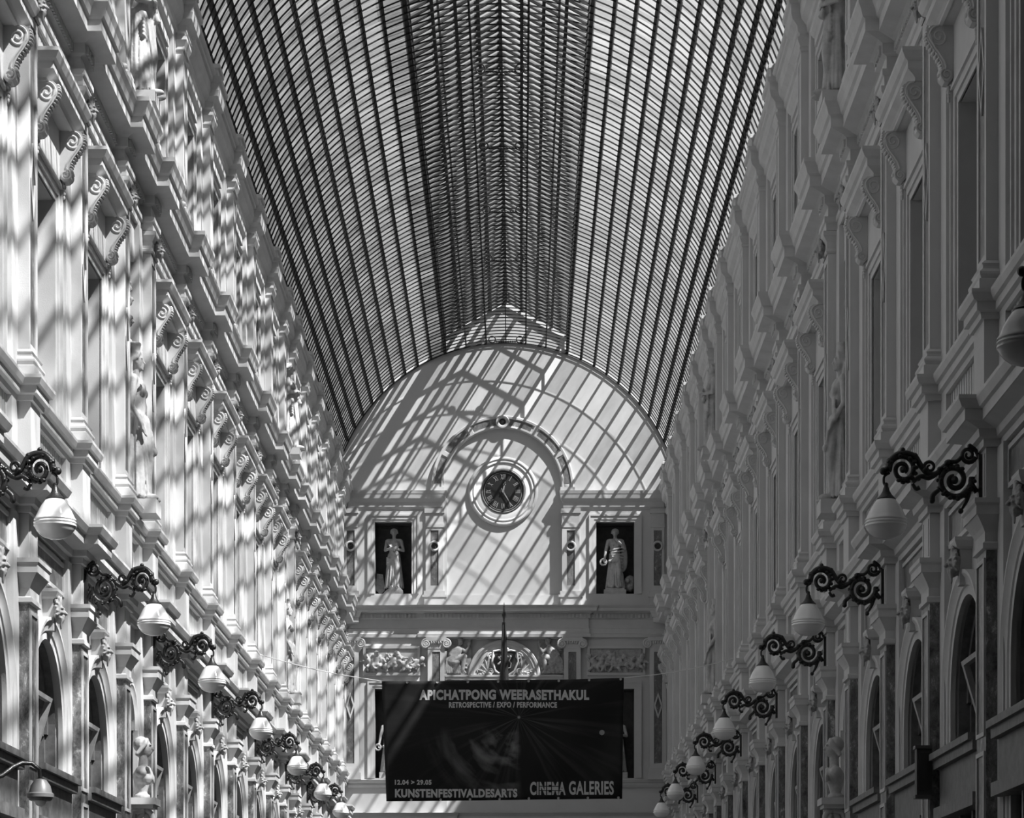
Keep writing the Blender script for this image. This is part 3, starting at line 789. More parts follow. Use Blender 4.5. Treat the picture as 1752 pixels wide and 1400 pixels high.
def lion_shield(parent):
    mb = MB()
    pts = [(-.30, .30), (-.15, .33), (0, .30), (.15, .33), (.30, .30), (.33, .05), (.24, -.20), (0, -.36), (-.24, -.20), (-.33, .05)]
    mb.prism(pts, lambda x, y, d: (x, d, y), -.06, .02)
    sh = mb.build('shield', DARKINLAY, parent)
    mb = MB()
    cl = pts + [pts[0]]
    mb.tube([(x * 1.03, -.06, y * 1.03) for x, y in cl], .028, 8)
    for sx in (-1, 1):
        mb.tube([(sx * (.36 + q[0]), -.05, q[1] + .18) for q in spiral((0, 0), .10, .02, 0, PI * 3, 22)], .022, 6)
        mb.tube([(sx * (.38 + q[0]), -.05, q[1] - .22) for q in spiral((0, 0), .09, .02, 0, PI * 3, 22)], .022, 6)
    mb.ell((0, -.06, .37), (.12, .05, .06))
    mb.build('scroll_frame', TRIM, parent, None, 0.8)
    mb = MB()                                                     # rampant lion
    mb.cap((.02, -.09, -.12), (.0, -.10, .10), .06, .075); mb.ell((-.03, -.11, .19), (.065, .05, .06)); mb.cap((-.05, -.12, .18), (-.10, -.12, .165), .03, .026)
    for k in range(9):
        a = 2 * PI * k / 9; mb.ell((-.01 + .07 * math.cos(a), -.09, .17 + .075 * math.sin(a)), (.028, .03, .028))
    for a, b, c2 in (((-.02, .10), (-.11, .10), (-.16, .15)), ((0, .04), (-.12, .02), (-.17, -.03)), ((.02, -.12), (-.07, -.17), (-.11, -.25)), ((.04, -.14), (.06, -.24), (.0, -.29))):
        mb.cap((a[0], -.1, a[1]), (b[0], -.1, b[1]), .035, .026); mb.cap((b[0], -.1, b[1]), (c2[0], -.1, c2[1]), .026, .026)
        for q in (-.02, 0, .02): mb.cap((c2[0], -.1, c2[1]), (c2[0] - .025, -.1, c2[1] + q), .011, .009, 6)
    mb.tube([(.06, -.09, -.14), (.14, -.09, -.12), (.16, -.09, 0), (.11, -.09, .06), (.15, -.09, .14)], .016, 6); mb.ell((.15, -.09, .17), (.03, .02, .035))
    me = fuse(mb, .010, 'lion_relief', 1); me.materials.append(STATUE); link('lion', me, sh)
    r = random.Random(8)                                          # trophies either side
    for sx in (-1, 1):
        mb = MB()
        mb.prism([(sx * .40, -.34), (sx * .75, -.34), (sx * .45, .10)], lambda x, y, d: (x, d, y), -.05, .02)
        for k in range(4): mb.cap((sx * (.35 + .03 * k), -.05, -.30), (sx * (.72 - .1 * k), -.06, -.16 + .12 * k), .018, .014, 6)
        for k in range(16): mb.ell((sx * r.uniform(.36, .8), -.05, r.uniform(-.36, -.22)), (.04, .04, .035), None, 7, 5)
        mb.build('trophy', ENDTRIM, parent, None, 0.9)

# ------------------------------------------------------------------ statue bays along the side walls
FIG = {}
def side_statues(s):
    rz = PI / 2 * (-s) * -1
    ang = PI / 2 if s < 0 else -PI / 2
    for i in NICHES:
        a, b = PIERS[i], PIERS[i + 1]; c = a + PW / 2 + (b - a) / 2
        which = 'nearer' if i == 5 else 'farther'
        t = thing('statue', 'crowned draped statue between first-floor pilasters, %s statue bay of the %s' % (which, SIDE[s]), 'statue', (s * (HW + .02), c, 7.24), 'wall statues, ' + SIDE[s])
        t.rotation_euler = (0, 0, ang)
        o = link('figure', FIG[2], t, (0, .04, .16)); o.scale = (1.0, .82, 1.0)
        mb = MB(); mb.box(-.22, .22, -.23, .36, 0, .17)
        mb.build('plinth', TRIM, t)
        t = thing('statue', 'small attic statue beside the top cornice, %s statue bay of the %s' % (which, SIDE[s]), 'statue', (s * (HW + .04), c, 12.06), 'attic statues, ' + SIDE[s])
        t.rotation_euler = (0, 0, ang)
        o = link('figure', FIG[0], t, (0, 0, .12)); o.scale = (.95, .95, .95)
        mb = MB(); mb.box(-.28, .28, -.24, .34, 0, .13); mb.build('plinth', TRIM, t)
        t = thing('bust', 'pale bust on a scrolled console at shop level, %s statue bay of the %s' % (which, SIDE[s]), 'bust', (s * (HW - .02), c, 3.9), 'shop-level busts, ' + SIDE[s])
        t.rotation_euler = (0, 0, ang)
        o = link('figure', FIG['bust'], t, (0, .0, .14))
        mb = MB(); mb.box(-.22, .22, -.18, .30, -.08, 0); mb.box(-.19, .19, -.15, .30, -.12, -.08)
        mb.build('shelf', TRIM, t)
        mb = MB()
        mb.tube([(0, -.02 + q[0], -.24 + q[1]) for q in spiral((0, 0), .11, .02, PI * .5, PI * 3.5, 24)], .035, 8)
        mb.tube([(0, -.02, -.13), (0, .10, -.16), (0, .13, -.30), (0, .05, -.45), (0, .06, -.55)], .05, 8)
        mb.tube([(0, .06 + q[0], -.52 + q[1]) for q in spiral((0, 0), .07, .02, 0, PI * 3, 20)], .03, 8)
        mb.build('scroll_console', TRIM, t, None, 0.8)
        # carved trophy hanging over the first-floor statue
        t = thing('carved_trophy', 'carved hanging trophy of leaves above the statue, %s statue bay of the %s' % (which, SIDE[s]), 'relief', (s * (HW + .22), c, 9.62), 'hanging trophies, ' + SIDE[s])
        t.rotation_euler = (0, 0, ang)
        link('foliage', FIG['trophy'], t)
        mb = MB(); mb.tube([(0, -.06, .52), (0, -.06, .74)], .012, 6); mb.build('ribbon', TRIM, t)
        # moulded round head over the bust
        mb = MB(s)
        prof = [(.41, -.17), (.41, -.13), (.47, -.12), (.50, -.10), (.53, -.10), (.53, -.17)]
        mb.rings([[(p, r * -math.cos(PI * k / 20), 4.75 + r * math.sin(PI * k / 20)) for r, p in prof] for k in range(21)])
        t = thing('niche_arch', 'round moulded arch of the shop-level bust niche, %s statue bay of the %s' % (which, SIDE[s]), 'arch', (s * HW, c, 0), 'bust niche arches, ' + SIDE[s], 'structure')
        mb.build('arch_moulding', TRIM, t, None, 0.5)
        mb = MB(s); mb.box(-.2, -.1, -.55, -.42, 2, 4.75); mb.box(-.2, -.1, .42, .55, 2, 4.75); mb.build('jamb', TRIM, t)

# ------------------------------------------------------------------ the clock wall
ex = lambda x: (x - 869) / 65.0
ez = lambda y: 1.6 + (1700 - y) / 65.0
VR, VZ = 4.60, 14.1          # vault radius and springing

def end_wall():
    nx = [(-4.95, None), (ex(645), 0), (ex(708), 1), (ex(1023), 0), (ex(1088), 1), (4.95, None)]
    xs = [-4.95, ex(645), ex(708), ex(1023), ex(1088), 4.95]
    zs = [0, 7.25, ez(1180), ez(1018), ez(895), 14.1]
    mb = MB()
    for i in range(5):
        for j in range(5):
            hole = i in (1, 3) and j in (1, 3)
            mb.box(xs[i], xs[i + 1], D + (.62 if hole else 0), D + 1.0, zs[j], zs[j + 1])
    pts = [(VR * 1.02 * math.cos(PI * k / 48), 14.1 + VR * 1.02 * math.sin(PI * k / 48)) for k in range(49)]
    mb.prism(pts, lambda x, y, d: (x, d, y), D, D + .4)
    mb.prism([(-1.75, 18.2), (1.75, 18.2), (1.7, 18.85), (0, 19.85), (-1.7, 18.85)], lambda x, y, d: (x, d, y), D + .02, D + .38)
    # side compartments stand forward of the middle field
    Q = .14
    for sg in (-1, 1):
        X = lambda p: sg * ex(p) * 1.0
        x_in, x_out = 1.55, 4.3
        def b(x0, x1, z0, z1, q=Q):
            a0, a1 = sorted((sg * x0, sg * x1)); mb.box(a0, a1, D - q, D + .05, z0, z1)
        n0, n1 = ex(1023), ex(1088)
        if sg < 0: n0, n1 = -ex(708), -ex(645)
        for z0, z1, zn0, zn1 in ((11.7, 14.2, ez(1018), ez(895)), (7.2, 10.9, 7.25, ez(1180))):
            b(x_in, n0, z0, z1); b(n1, x_out, z0, z1)
            if zn0 > z0: b(n0, n1, z0, zn0)
            b(n0, n1, zn1, z1)
        b(x_in, x_out, 14.2, 14.6); b(x_in, x_out, 10.9, 11.7); b(x_in, x_out, 0, 7.2)
    mb.box(-1.56, 1.56, D - .07, D + .05, 0, ez(1160))
    mb.box(-1.56, 1.56, D - .13, D + .05, 10.9, 11.7)
    mb.box(-1.56, 1.56, D - .06, D + .05, 11.7, ez(1019))
    tag(mb.build('wall_back', ENDPLASTER), 'sunlit end wall of the gallery that carries the clock', 'wall', None, 'structure')

def end_course(mb, prof, segs, ybase=0.0):
    """moulding along the end wall; segs: (x0, x1, q) with q its distance in front of D"""
    pts_for = lambda o: [p for k, (x0, x1, q) in enumerate(segs) for p in
                         (((x0 if k == 0 else x0 + (o if q < segs[k - 1][2] else -o)), q + o), ((x1 if k == len(segs) - 1 else x1 + (-o if q < segs[k + 1][2] else o)), q + o))]
    mb.rings([[(x, D - q, z) for x, q in pts_for(o)] for o, z in prof])
    for x0, x1, q in segs: mb.box(x0 + .004, x1 - .004, D - q + .004, D + .05, prof[0][1] + .003, prof[-1][1] - .004)

def end_trims():
    z1 = ez(1040)
    mb = MB()
    prof = [(0, ez(1093)), (.05, ez(1093)), (.06, ez(1087)), (.02, ez(1086)), (.02, ez(1078)), (0, ez(1077)), (0, ez(1062)), (.04, ez(1060)), (.04, ez(1053)), (.09, ez(1051)), (.21, ez(1049)), (.21, ez(1044)), (.24, ez(1042)), (.26, z1), (0, z1 + .02)]
    segs = [(-4.15, ex(722), .15), (ex(722), ex(1010), .22), (ex(1010), 4.15, .15)]
    end_course(mb, prof, segs)
    t = thing('trim_11', 'dentilled cornice across the end wall below the statues', 'cornice', (0, 0, 0), None, 'structure')
    mb.build('moulding', ENDTRIM, t)
    d = MB()
    for x0, x1, q in segs:
        x = x0 + .1
        while x < x1 - .1:
            d.box(x, x + .05, D - q - .08, D - q - .02, ez(1060), ez(1053.5)); x += .1
    d.build('dentil_band', ENDTRIM, t)
    for k, (a, b, nm) in enumerate(((-4.15, ex(771), 'dimmer'), (ex(957), 4.15, 'brighter'))):
        mb = MB()
        pr = [(0, ez(874)), (.03, ez(870)), (.04, ez(862)), (.10, ez(856)), (.11, ez(850)), (.12, ez(848)), (.13, ez(843)), (0, ez(842))]
        rings = []
        for o, z in pr:
            if k == 0: rings.append([(a, D - .15 - o, z), (b - .18 + o, D - .15 - o, z), (b - .18 + o, D + .02, z)])
            else: rings.append([(a + .18 - o, D + .02, z), (a + .18 - o, D - .15 - o, z), (b, D - .15 - o, z)])
        mb.rings(rings); mb.box(a if k == 0 else a + .18, b - .18 if k == 0 else b, D - .146, D + .02, pr[0][1], pr[-1][1] - .004)
        t = thing('trim_%d' % (12 + k), 'short cornice over the statue niche %s the clock' % ('on the sunlit-wall side of' if k == 0 else 'on the shaded-wall side of'), 'cornice', (0, 0, 0), None, 'structure')
        mb.build('moulding', ENDTRIM, t)
    mb = MB()
    end_course(mb, [(0, 7.0), (.03, 7.0), (.06, 7.06), (.06, 7.12), (.10, 7.14), (.12, 7.2), (0, 7.22)], [(-4.15, -1.5, .15), (-1.5, 1.5, .09), (1.5, 4.15, .15)])
    t = thing('trim_14', 'sill course across the end wall behind the banner', 'cornice', (0, 0, 0), None, 'structure'); mb.build('moulding', ENDTRIM, t)
    mb = MB()
    end_course(mb, [(0, 5.98), (.05, 6.0), (.08, 6.1), (.22, 6.15), (.22, 6.24), (.28, 6.33), (0, 6.36)], [(-4.15, -1.5, .15), (-1.5, 1.5, .09), (1.5, 4.15, .15)])
    t = thing('trim_15', 'lower cornice across the foot of the end wall below the banner', 'cornice', (0, 0, 0), None, 'structure'); mb.build('moulding', ENDTRIM, t)

def end_pilasters():
    where = ['beside the sunlit wall', 'next to the clock towards the sunlit wall', 'next to the clock towards the shaded wall', 'beside the shaded wall']
    for k, px in enumerate((604, 747, 979.5, 1128)):
        x = ex(px); w = .17
        t = thing('end_pilaster', 'upper end-wall pilaster with round medallion, %s' % where[k], 'pilaster', (x, D - .14, 11.7), 'upper end-wall pilasters')
        mb = MB(); w2 = w + .06 if k in (1, 2) else w
        for a0, a1 in ((-w2, -.105), (.105, w2)): mb.box(a0, a1, -.05, .02, .45, ez(905) - 11.7)
        mb.box(-.105, .105, -.05, .02, .45, .60); mb.box(-.105, .105, -.05, .02, ez(910) - 11.7, ez(905) - 11.7)
        mb.box(-.105, .105, -.02, .02, .6, ez(910) - 11.7)
        mb.build('shaft', ENDPLASTER, t)
        mb = MB(); mb.box(-.10, .10, -.03, -.02, .61, ez(910) - 11.71); mb.build('marble_inlay', INLAY, t)
        mb = MB(); mb.box(-w2 - .04, w2 + .04, -.07, .02, 0, .30); mb.box(-w2 - .09, w2 + .09, -.09, .02, .30, .36); mb.box(-w2 - .05, w2 + .05, -.08, .02, .36, .46); mb.build('base', ENDTRIM, t)
        mb = MB(); mb.lathe([(.085, -.02), (.085, -.06), (.10, -.08), (.125, -.08), (.14, -.06), (.14, -.01)], (0, 0, ez(937) - 11.7), 'y', 28)
        md = mb.build('medallion', ENDTRIM, t, None, 0.5)
        mb = MB(); mb.lathe([(.085, -.02), (.085, -.035), (.002, -.035)], (0, 0, ez(937) - 11.7), 'y', 24); mb.tube([(.05 * math.cos(q), -.045, ez(937) - 11.7 + .04 * math.sin(2 * q)) for q in [2 * PI * j / 18 for j in range(19)]], .012, 6); mb.build('rosette', DARKINLAY, md, None, 0.5)
        mb = MB(); za, zb = ez(905) - 11.7, ez(873) - 11.7; mb.box(-w2 - .015, w2 + .015, -.065, .02, za, za + .10); mb.box(-w2 - .002, w2 + .002, -.052, .02, za + .1, zb - .12); mb.box(-w2 - .03, w2 + .03, -.08, .02, zb - .12, zb); mb.build('capital', ENDTRIM, t)
    for k, px in enumerate((604, 750, 982, 1128)):
        x = ex(px); t = thing('end_pilaster', 'lower end-wall pilaster with scrolled capital, %s' % where[k].replace('next to the clock', 'above the banner'), 'pilaster', (x, D - (.28 if k in (0, 3) else .22), 7.2), 'lower end-wall pilasters')
        zt = ez(1113) - 7.2; w2 = .22
        mb = MB()
        for a0, a1 in ((-w2, -.105), (.105, w2)): mb.box(a0, a1, -.05, .02, .3, zt)
        mb.box(-.105, .105, -.05, .02, .3, .42); mb.box(-.105, .105, -.05, .02, zt - .08, zt); mb.box(-.105, .105, -.02, .02, .42, zt - .08)
        mb.build('shaft', ENDPLASTER, t)
        mb = MB(); mb.box(-.10, .10, -.03, -.02, .43, zt - .09); mb.build('marble_inlay', INLAY, t)
        mb = MB(); zc = ez(1210) - 7.2
        for a, b in (((0, .34), (.12, 0)), ((.12, 0), (0, -.34)), ((0, -.34), (-.12, 0)), ((-.12, 0), (0, .34))):
            q = [a, b, (b[0] * .6, b[1] * .7), (a[0] * .6, a[1] * .7)]
            mb.prism([(xx, zc + w) for xx, w in q], lambda xx, w, d: (xx, d, w), -.06, -.02)
        mb.build('lozenge', ENDPLASTER, t)
        mb = MB(); mb.box(-w2 - .06, w2 + .06, -.09, .02, 0, .18); mb.box(-w2 - .03, w2 + .03, -.07, .02, .18, .30); mb.build('base', ENDTRIM, t)
        mb = MB(); mb.box(-w2 - .05, w2 + .05, -.09, .02, zt + .20, zt + .30); mb.box(-w2, w2, -.06, .02, zt, zt + .2)
        for sg in (-1, 1):
            mb.tube([(sg * (w2 + .05 + q[0]), -.075, zt + .13 + q[1]) for q in spiral((0, 0), .12, .02, PI / 2, PI / 2 - PI * 4, 34)], .026, 7)
            mb.ell((sg * (w2 + .05), -.06, zt + .13), (.05, .04, .05))
        for j in range(5): mb.ell((-.12 + .06 * j, -.075, zt + .16), (.026, .03, .045))
        mb.build('scroll_capital', ENDTRIM, t, None, 0.7)

def niche_frames():
    for k, (a, b) in enumerate(((645, 708), (1023, 1088))):
        for lv, (z0, z1) in enumerate(((ez(1018), ez(895)), (7.25, ez(1180)))):
            nm = ('upper', 'lower')[lv]
            t = thing('niche_frame', 'moulded frame of the %s statue niche towards the %s' % (nm, SIDE[-1 if k == 0 else 1]), 'frame', ((ex(a) + ex(b)) / 2, D - .14, z0), 'statue niche frames', 'structure')
            hw = (ex(b) - ex(a)) / 2; H = z1 - z0
            mb = MB()
            for w0, w1, q in ((0, .06, .015), (.06, .15, .03), (.15, .19, .05)):
                mb.box(-hw - w1, -hw - w0, -q, .03, 0, H + w1); mb.box(hw + w0, hw + w1, -q, .03, 0, H + w1); mb.box(-hw - w0, hw + w0, -q, .03, H + w0, H + w1)
            mb.build('frame_moulding', ENDTRIM, t)
            mb = MB(); mb.box(-hw + .002, hw - .002, .745, .758, .002, H - .002)  # recess shade painted in as a dark lining
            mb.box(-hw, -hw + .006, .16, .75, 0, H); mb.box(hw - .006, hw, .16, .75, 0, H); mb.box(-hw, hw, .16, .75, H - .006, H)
            mb.build('niche_shade_lining', NICHE_SHADE, t)

def end_statues():
    for k, px in enumerate((677, 1056)):
        t = thing('statue', ('draped statue with folded arms in the upper niche beside the clock, sunlit-wall side' if k == 0 else 'draped statue holding a wreath in the upper niche beside the clock, shaded-wall side'), 'statue', (ex(px), D + .20, ez(1018)), 'niche statues')
        o = link('figure', FIG[k], t, (0, 0, .16)); o.scale = (.92, .92, .90)
        mb = MB()
        if k == 0:
            mb.prism([(-.30, 0), (.26, 0), (.24, .10), (.16, .19), (-.06, .20), (-.2, .10)], lambda x, y, d: (x, d, y), -.26, .28)
        else: mb.box(-.30, .28, -.26, .28, 0, .13); mb.box(-.26, .24, -.24, .26, .13, .17)
        mb.build('plinth', STATUE, t)
        mb = MB()
        if k == 0: mb.prism([(-.50, .18), (-.46, .60), (-.30, .58), (-.25, .16), (-.36, .04)], lambda x, y, d: (x, d, y), .1, .22)
        else:
            mb.ell((.40, .12, .34), (.17, .10, .22)); mb.ell((.40, .02, .22), (.10, .08, .10)); mb.ell((.33, -.02, .40), (.07, .06, .07))
        mb.build('attribute', OLDSTONE, t, None, 0.7)
        t = thing('statue', 'statue half hidden by the banner in the lower niche, %s side' % ('sunlit-wall' if k == 0 else 'shaded-wall'), 'statue', (ex(px) + (-.12 if k == 0 else .06), D + .20, 7.25), 'niche statues')
        o = link('figure', FIG[1 - k], t, (0, 0, .16)); o.scale = (.88, .88, .86)
        mb = MB(); mb.box(-.26, .26, -.22, .24, 0, .17); mb.build('plinth', STATUE, t)

def clock():
    cx, cz = ex(864), ez(842)
    t = thing('wall_clock', 'large round clock with dark face and Roman numerals on the end wall', 'clock', (cx, D, cz))
    mb = MB(); mb.lathe([(.92, .02), (.92, -.03), (.91, -.05), (.88, -.075), (.85, -.08), (.83, -.06), (.80, -.06), (.78, -.075), (.76, -.075), (.735, -.05), (.73, .02)], (0, 0, 0), 'y', 72); mb.build('outer_ring', ENDTRIM, t, None, 0.4)
    mb = MB(); mb.lathe([(.735, -.01), (.735, -.04), (.66, -.055), (.60, -.055), (.58, -.045), (.58, -.01)], (0, 0, 0), 'y', 72); mb.build('white_ring', plain('white_painted_ring', .72, .4), t, None, 0.4)
    mb = MB(); mb.lathe([(.582, -.01), (.582, -.06), (.56, -.075), (.535, -.065), (.53, -.01)], (0, 0, 0), 'y', 72); mb.build('inner_bezel', GREYSTEEL, t, None, 0.4)
    mb = MB(); mb.lathe([(.535, -.02), (.535, -.035), (.001, -.035)], (0, 0, 0), 'y', 64); fc = mb.build('face', CLOCKFACE, t)
    rom = ['XII', 'I', 'II', 'III', 'IIII', 'V', 'VI', 'VII', 'VIII', 'IX', 'X', 'XI']
    y0, y1 = -.042, -.034
    for h, txt in enumerate(rom):
        mb = MB(); a = -2 * PI * h / 12
        ws = {'I': .028, 'V': .062, 'X': .062}
        tot = sum(ws[c] for c in txt) + .006 * (len(txt) - 1); x = -tot / 2
        ca, sa = math.cos(a), math.sin(a)
        def quad(p):
            mb.prism([((q[0] * ca - (q[1] + .385) * sa), (q[0] * sa + (q[1] + .385) * ca)) for q in p], lambda X, Z, d: (X, d, Z), y0, y1)
        H = .068
        for c in txt:
            w = ws[c]
            if c == 'I':
                quad([(x + w * .28, -H), (x + w * .72, -H), (x + w * .72, H), (x + w * .28, H)]); quad([(x, H - .012), (x + w, H - .012), (x + w, H), (x, H)]); quad([(x, -H), (x + w, -H), (x + w, -H + .012), (x, -H + .012)])
            elif c == 'V':
                quad([(x, H), (x + .016, H), (x + w / 2 + .006, -H), (x + w / 2 - .008, -H)]); quad([(x + w - .008, H), (x + w, H), (x + w / 2 + .006, -H), (x + w / 2 - .002, -H)])
            else:
                quad([(x, H), (x + .016, H), (x + w, -H), (x + w - .016, -H)]); quad([(x + w - .009, H), (x + w, H), (x + .009, -H), (x, -H)])
            x += w + .006
        mb.build('numeral', NUMERAL, fc)
    mb = MB(); mb.lathe([(.490, -.034), (.490, -.040), (.500, -.040), (.500, -.034)], (0, 0, 0), 'y', 72); mb.build('minute_track', NUMERAL, fc)
    def handm(ang, ln, w, back, y, name):
        mb = MB(); a = -ang; ca, sa = math.cos(a), math.sin(a)
        mb.prism([((p[0] * ca - p[1] * sa), (p[0] * sa + p[1] * ca)) for p in [(-w * .6, -back), (w * .6, -back), (w, 0), (w * .55, ln * .8), (0, ln), (-w * .55, ln * .8), (-w, 0)]], lambda X, Z, d: (X, d, Z), y, y + .008)
        if name == 'hour_hand':
            mb.lathe([(.04, y), (.04, y + .008)], (-.19 * sa, 0, .19 * ca), 'y', 4)
        mb.build(name, BRASS, t)
    handm(math.radians(149.5), .43, .018, .09, -.075, 'minute_hand'); handm(math.radians(12.5), .28, .022, .05, -.062, 'hour_hand')
    mb = MB(); mb.lathe([(.03, -.03), (.03, -.085), (.001, -.085)], (0, 0, 0), 'y', 20); mb.build('hub', BRASS, t)

def hood_arch():
    cx, cz, R0, R1 = ex(863), ez(835), 1.54, 1.88
    t = thing('arch_band', 'raised half-round arch with marble segments over the clock', 'arch', (cx, D, cz))
    mb = MB(); n = 56
    prof = [(R0, .02), (R0, -.08), (R0 + .03, -.10), (R0 + .07, -.10), (R0 + .08, -.07), (R1 - .08, -.07), (R1 - .07, -.10), (R1 - .02, -.105), (R1, -.09), (R1, .02)]
    mb.rings([[(r * math.cos(PI * k / n), y, r * math.sin(PI * k / n)) for r, y in prof] for k in range(n + 1)])
    mb.build('band_moulding', ENDTRIM, t, None, 0.5)
    for j in range(6):
        mb = MB(); a0, a1 = PI * j / 6 + .06, PI * (j + 1) / 6 - .06
        mb.rings([[(r * math.cos(a0 + (a1 - a0) * k / 10), y, r * math.sin(a0 + (a1 - a0) * k / 10)) for r, y in ((R0 + .09, -.065), (R0 + .09, -.078), (R1 - .09, -.078), (R1 - .09, -.065))] for k in range(11)], False, True)
        mb.build('marble_segment', INLAY, t)
    mb = MB()
    for j in range(1, 6):
        if j == 3: continue
        a = PI * j / 6
        mb.rings([[(r * math.cos(a + q), y, r * math.sin(a + q)) for r, y in ((R0 + .06, -.06), (R0 + .06, -.098), (R1 - .06, -.098), (R1 - .06, -.06))] for q in (-.03, .03)], False, True)
    mb.build('divider', ENDTRIM, t)
    mb = MB(); mb.lathe([(.09, -.06), (.09, -.12), (.12, -.14), (.16, -.14), (.18, -.12), (.18, -.06)], (0, 0, 1.71), 'y', 28); md = mb.build('medallion', ENDTRIM, t, None, 0.5)
    mb = MB(); mb.lathe([(.092, -.06), (.092, -.09), (.001, -.09)], (0, 0, 1.71), 'y', 24); mb.ell((0, -.10, 1.71), (.05, .04, .05)); mb.build('rosette', DARKINLAY, md, None, 0.6)
    for sg in (-1, 1):
        mb = MB(); mb.box(sg * 1.71 - .19, sg * 1.71 + .19, -.11, .02, -.14, .0); mb.build('springer', ENDTRIM, t)

def crest_arch():
    cx, cz = ex(866), ez(1158)
    t = thing('crest_arch', 'half-round arch framing a lion shield above the banner', 'arch', (cx, D - .07, cz))
    mb = MB(); n = 44
    prof = [(.70, .02), (.70, -.04), (.74, -.06), (.78, -.06), (.80, -.08), (.85, -.08), (.88, -.10), (.93, -.10), (.95, -.08), (.95, .02)]
    mb.rings([[(r * math.cos(PI * k / n), y, r * math.sin(PI * k / n)) for r, y in prof] for k in range(n + 1)])
    mb.build('arch_moulding', ENDTRIM, t, None, 0.5)
    mb = MB(); mb.prism([(.71 * math.cos(PI * k / 30), .71 * math.sin(PI * k / 30)) for k in range(31)], lambda x, y, d: (x, d, y), -.02, .02); mb.build('tympanum', OLDSTONE, t)
    c = thing('lion_shield', 'carved shield with a rampant lion inside the small arch', 'shield', (cx + .02, D - .09, cz + .33)); lion_shield(c)
    mb = MB(); mb.box(-1.55, 1.55, -.10, .02, -.10, .0); mb.box(-1.55, 1.55, -.12, .02, -.03, .02); mb.build('ledge', ENDTRIM, t)
    for k, px in enumerate((786, 946)):
        r = thing('spandrel_figure', 'winged figure in relief leaning on the small arch, %s side' % ('sunlit-wall' if k == 0 else 'shaded-wall'), 'relief', (ex(px), D - .075, ez(1124)), 'winged spandrel figures')
        o = link('figure', FIG['rec'], r); o.scale = (1 if k == 0 else -1, .6, 1)
        mb = MB(); mb.box(-.36, .36, .0, .03, -.5, .46); mb.build('ground_slab', OLDSTONE, r)
    for k, (a, b) in enumerate(((630, 718), (1012, 1102))):
        w, h = ex(b) - ex(a), ez(1112) - ez(1153)
        r = thing('relief_panel', 'relief panel of playing children beside the small arch, %s side' % ('sunlit-wall' if k == 0 else 'shaded-wall'), 'relief', ((ex(a) + ex(b)) / 2, D - .14, (ez(1112) + ez(1153)) / 2), 'children relief panels')
        link('children', FIG['putti%d' % k], r, (0, -.015, 0)).scale = (1, .85, 1)
        mb = MB(); f = .07
        mb.box(-w / 2 - f, w / 2 + f, -.07, .02, h / 2, h / 2 + f); mb.box(-w / 2 - f, w / 2 + f, -.07, .02, -h / 2 - f, -h / 2); mb.box(-w / 2 - f, -w / 2, -.07, .02, -h / 2, h / 2); mb.box(w / 2, w / 2 + f, -.07, .02, -h / 2, h / 2)
        mb.build('panel_frame', ENDPLASTER, r)

def flag_pole():
    t = thing('flagpole', 'furled dark flag with a spike hanging in front of the small arch', 'flag', (ex(866), D - .9, 9.2))
    mb = MB(); mb.tube([(.02, .85, -.6), (.0, .0, ez(1046) - 9.2)], .022, 8); mb.build('pole', IRON, t, None, 0.8)
    mb = MB(); zt = ez(1046) - 9.2
    mb.lathe([(.004, zt + .09), (.035, zt - .16), (.05, zt - .24), (.025, zt - .34), (.02, zt - .42)], (0, 0, 0), 'z', 10); mb.build('spike', IRON, t, None, 0.7)
    mb = MB(); rings = []
    for k in range(16):
        z = zt - .42 - k * .17; w = .03 + .0085 * k
        rings.append([((w + .022 * math.sin(5 * a + k * .3)) * math.cos(a), .05 + k * .012 + (w + .022 * math.sin(5 * a + k * .3)) * math.sin(a), z) for a in [2 * PI * j / 40 for j in range(40)]])
    mb.rings(rings, True, True); mb.build('furled_cloth', CLOTHDARK, t, None, 1.0)

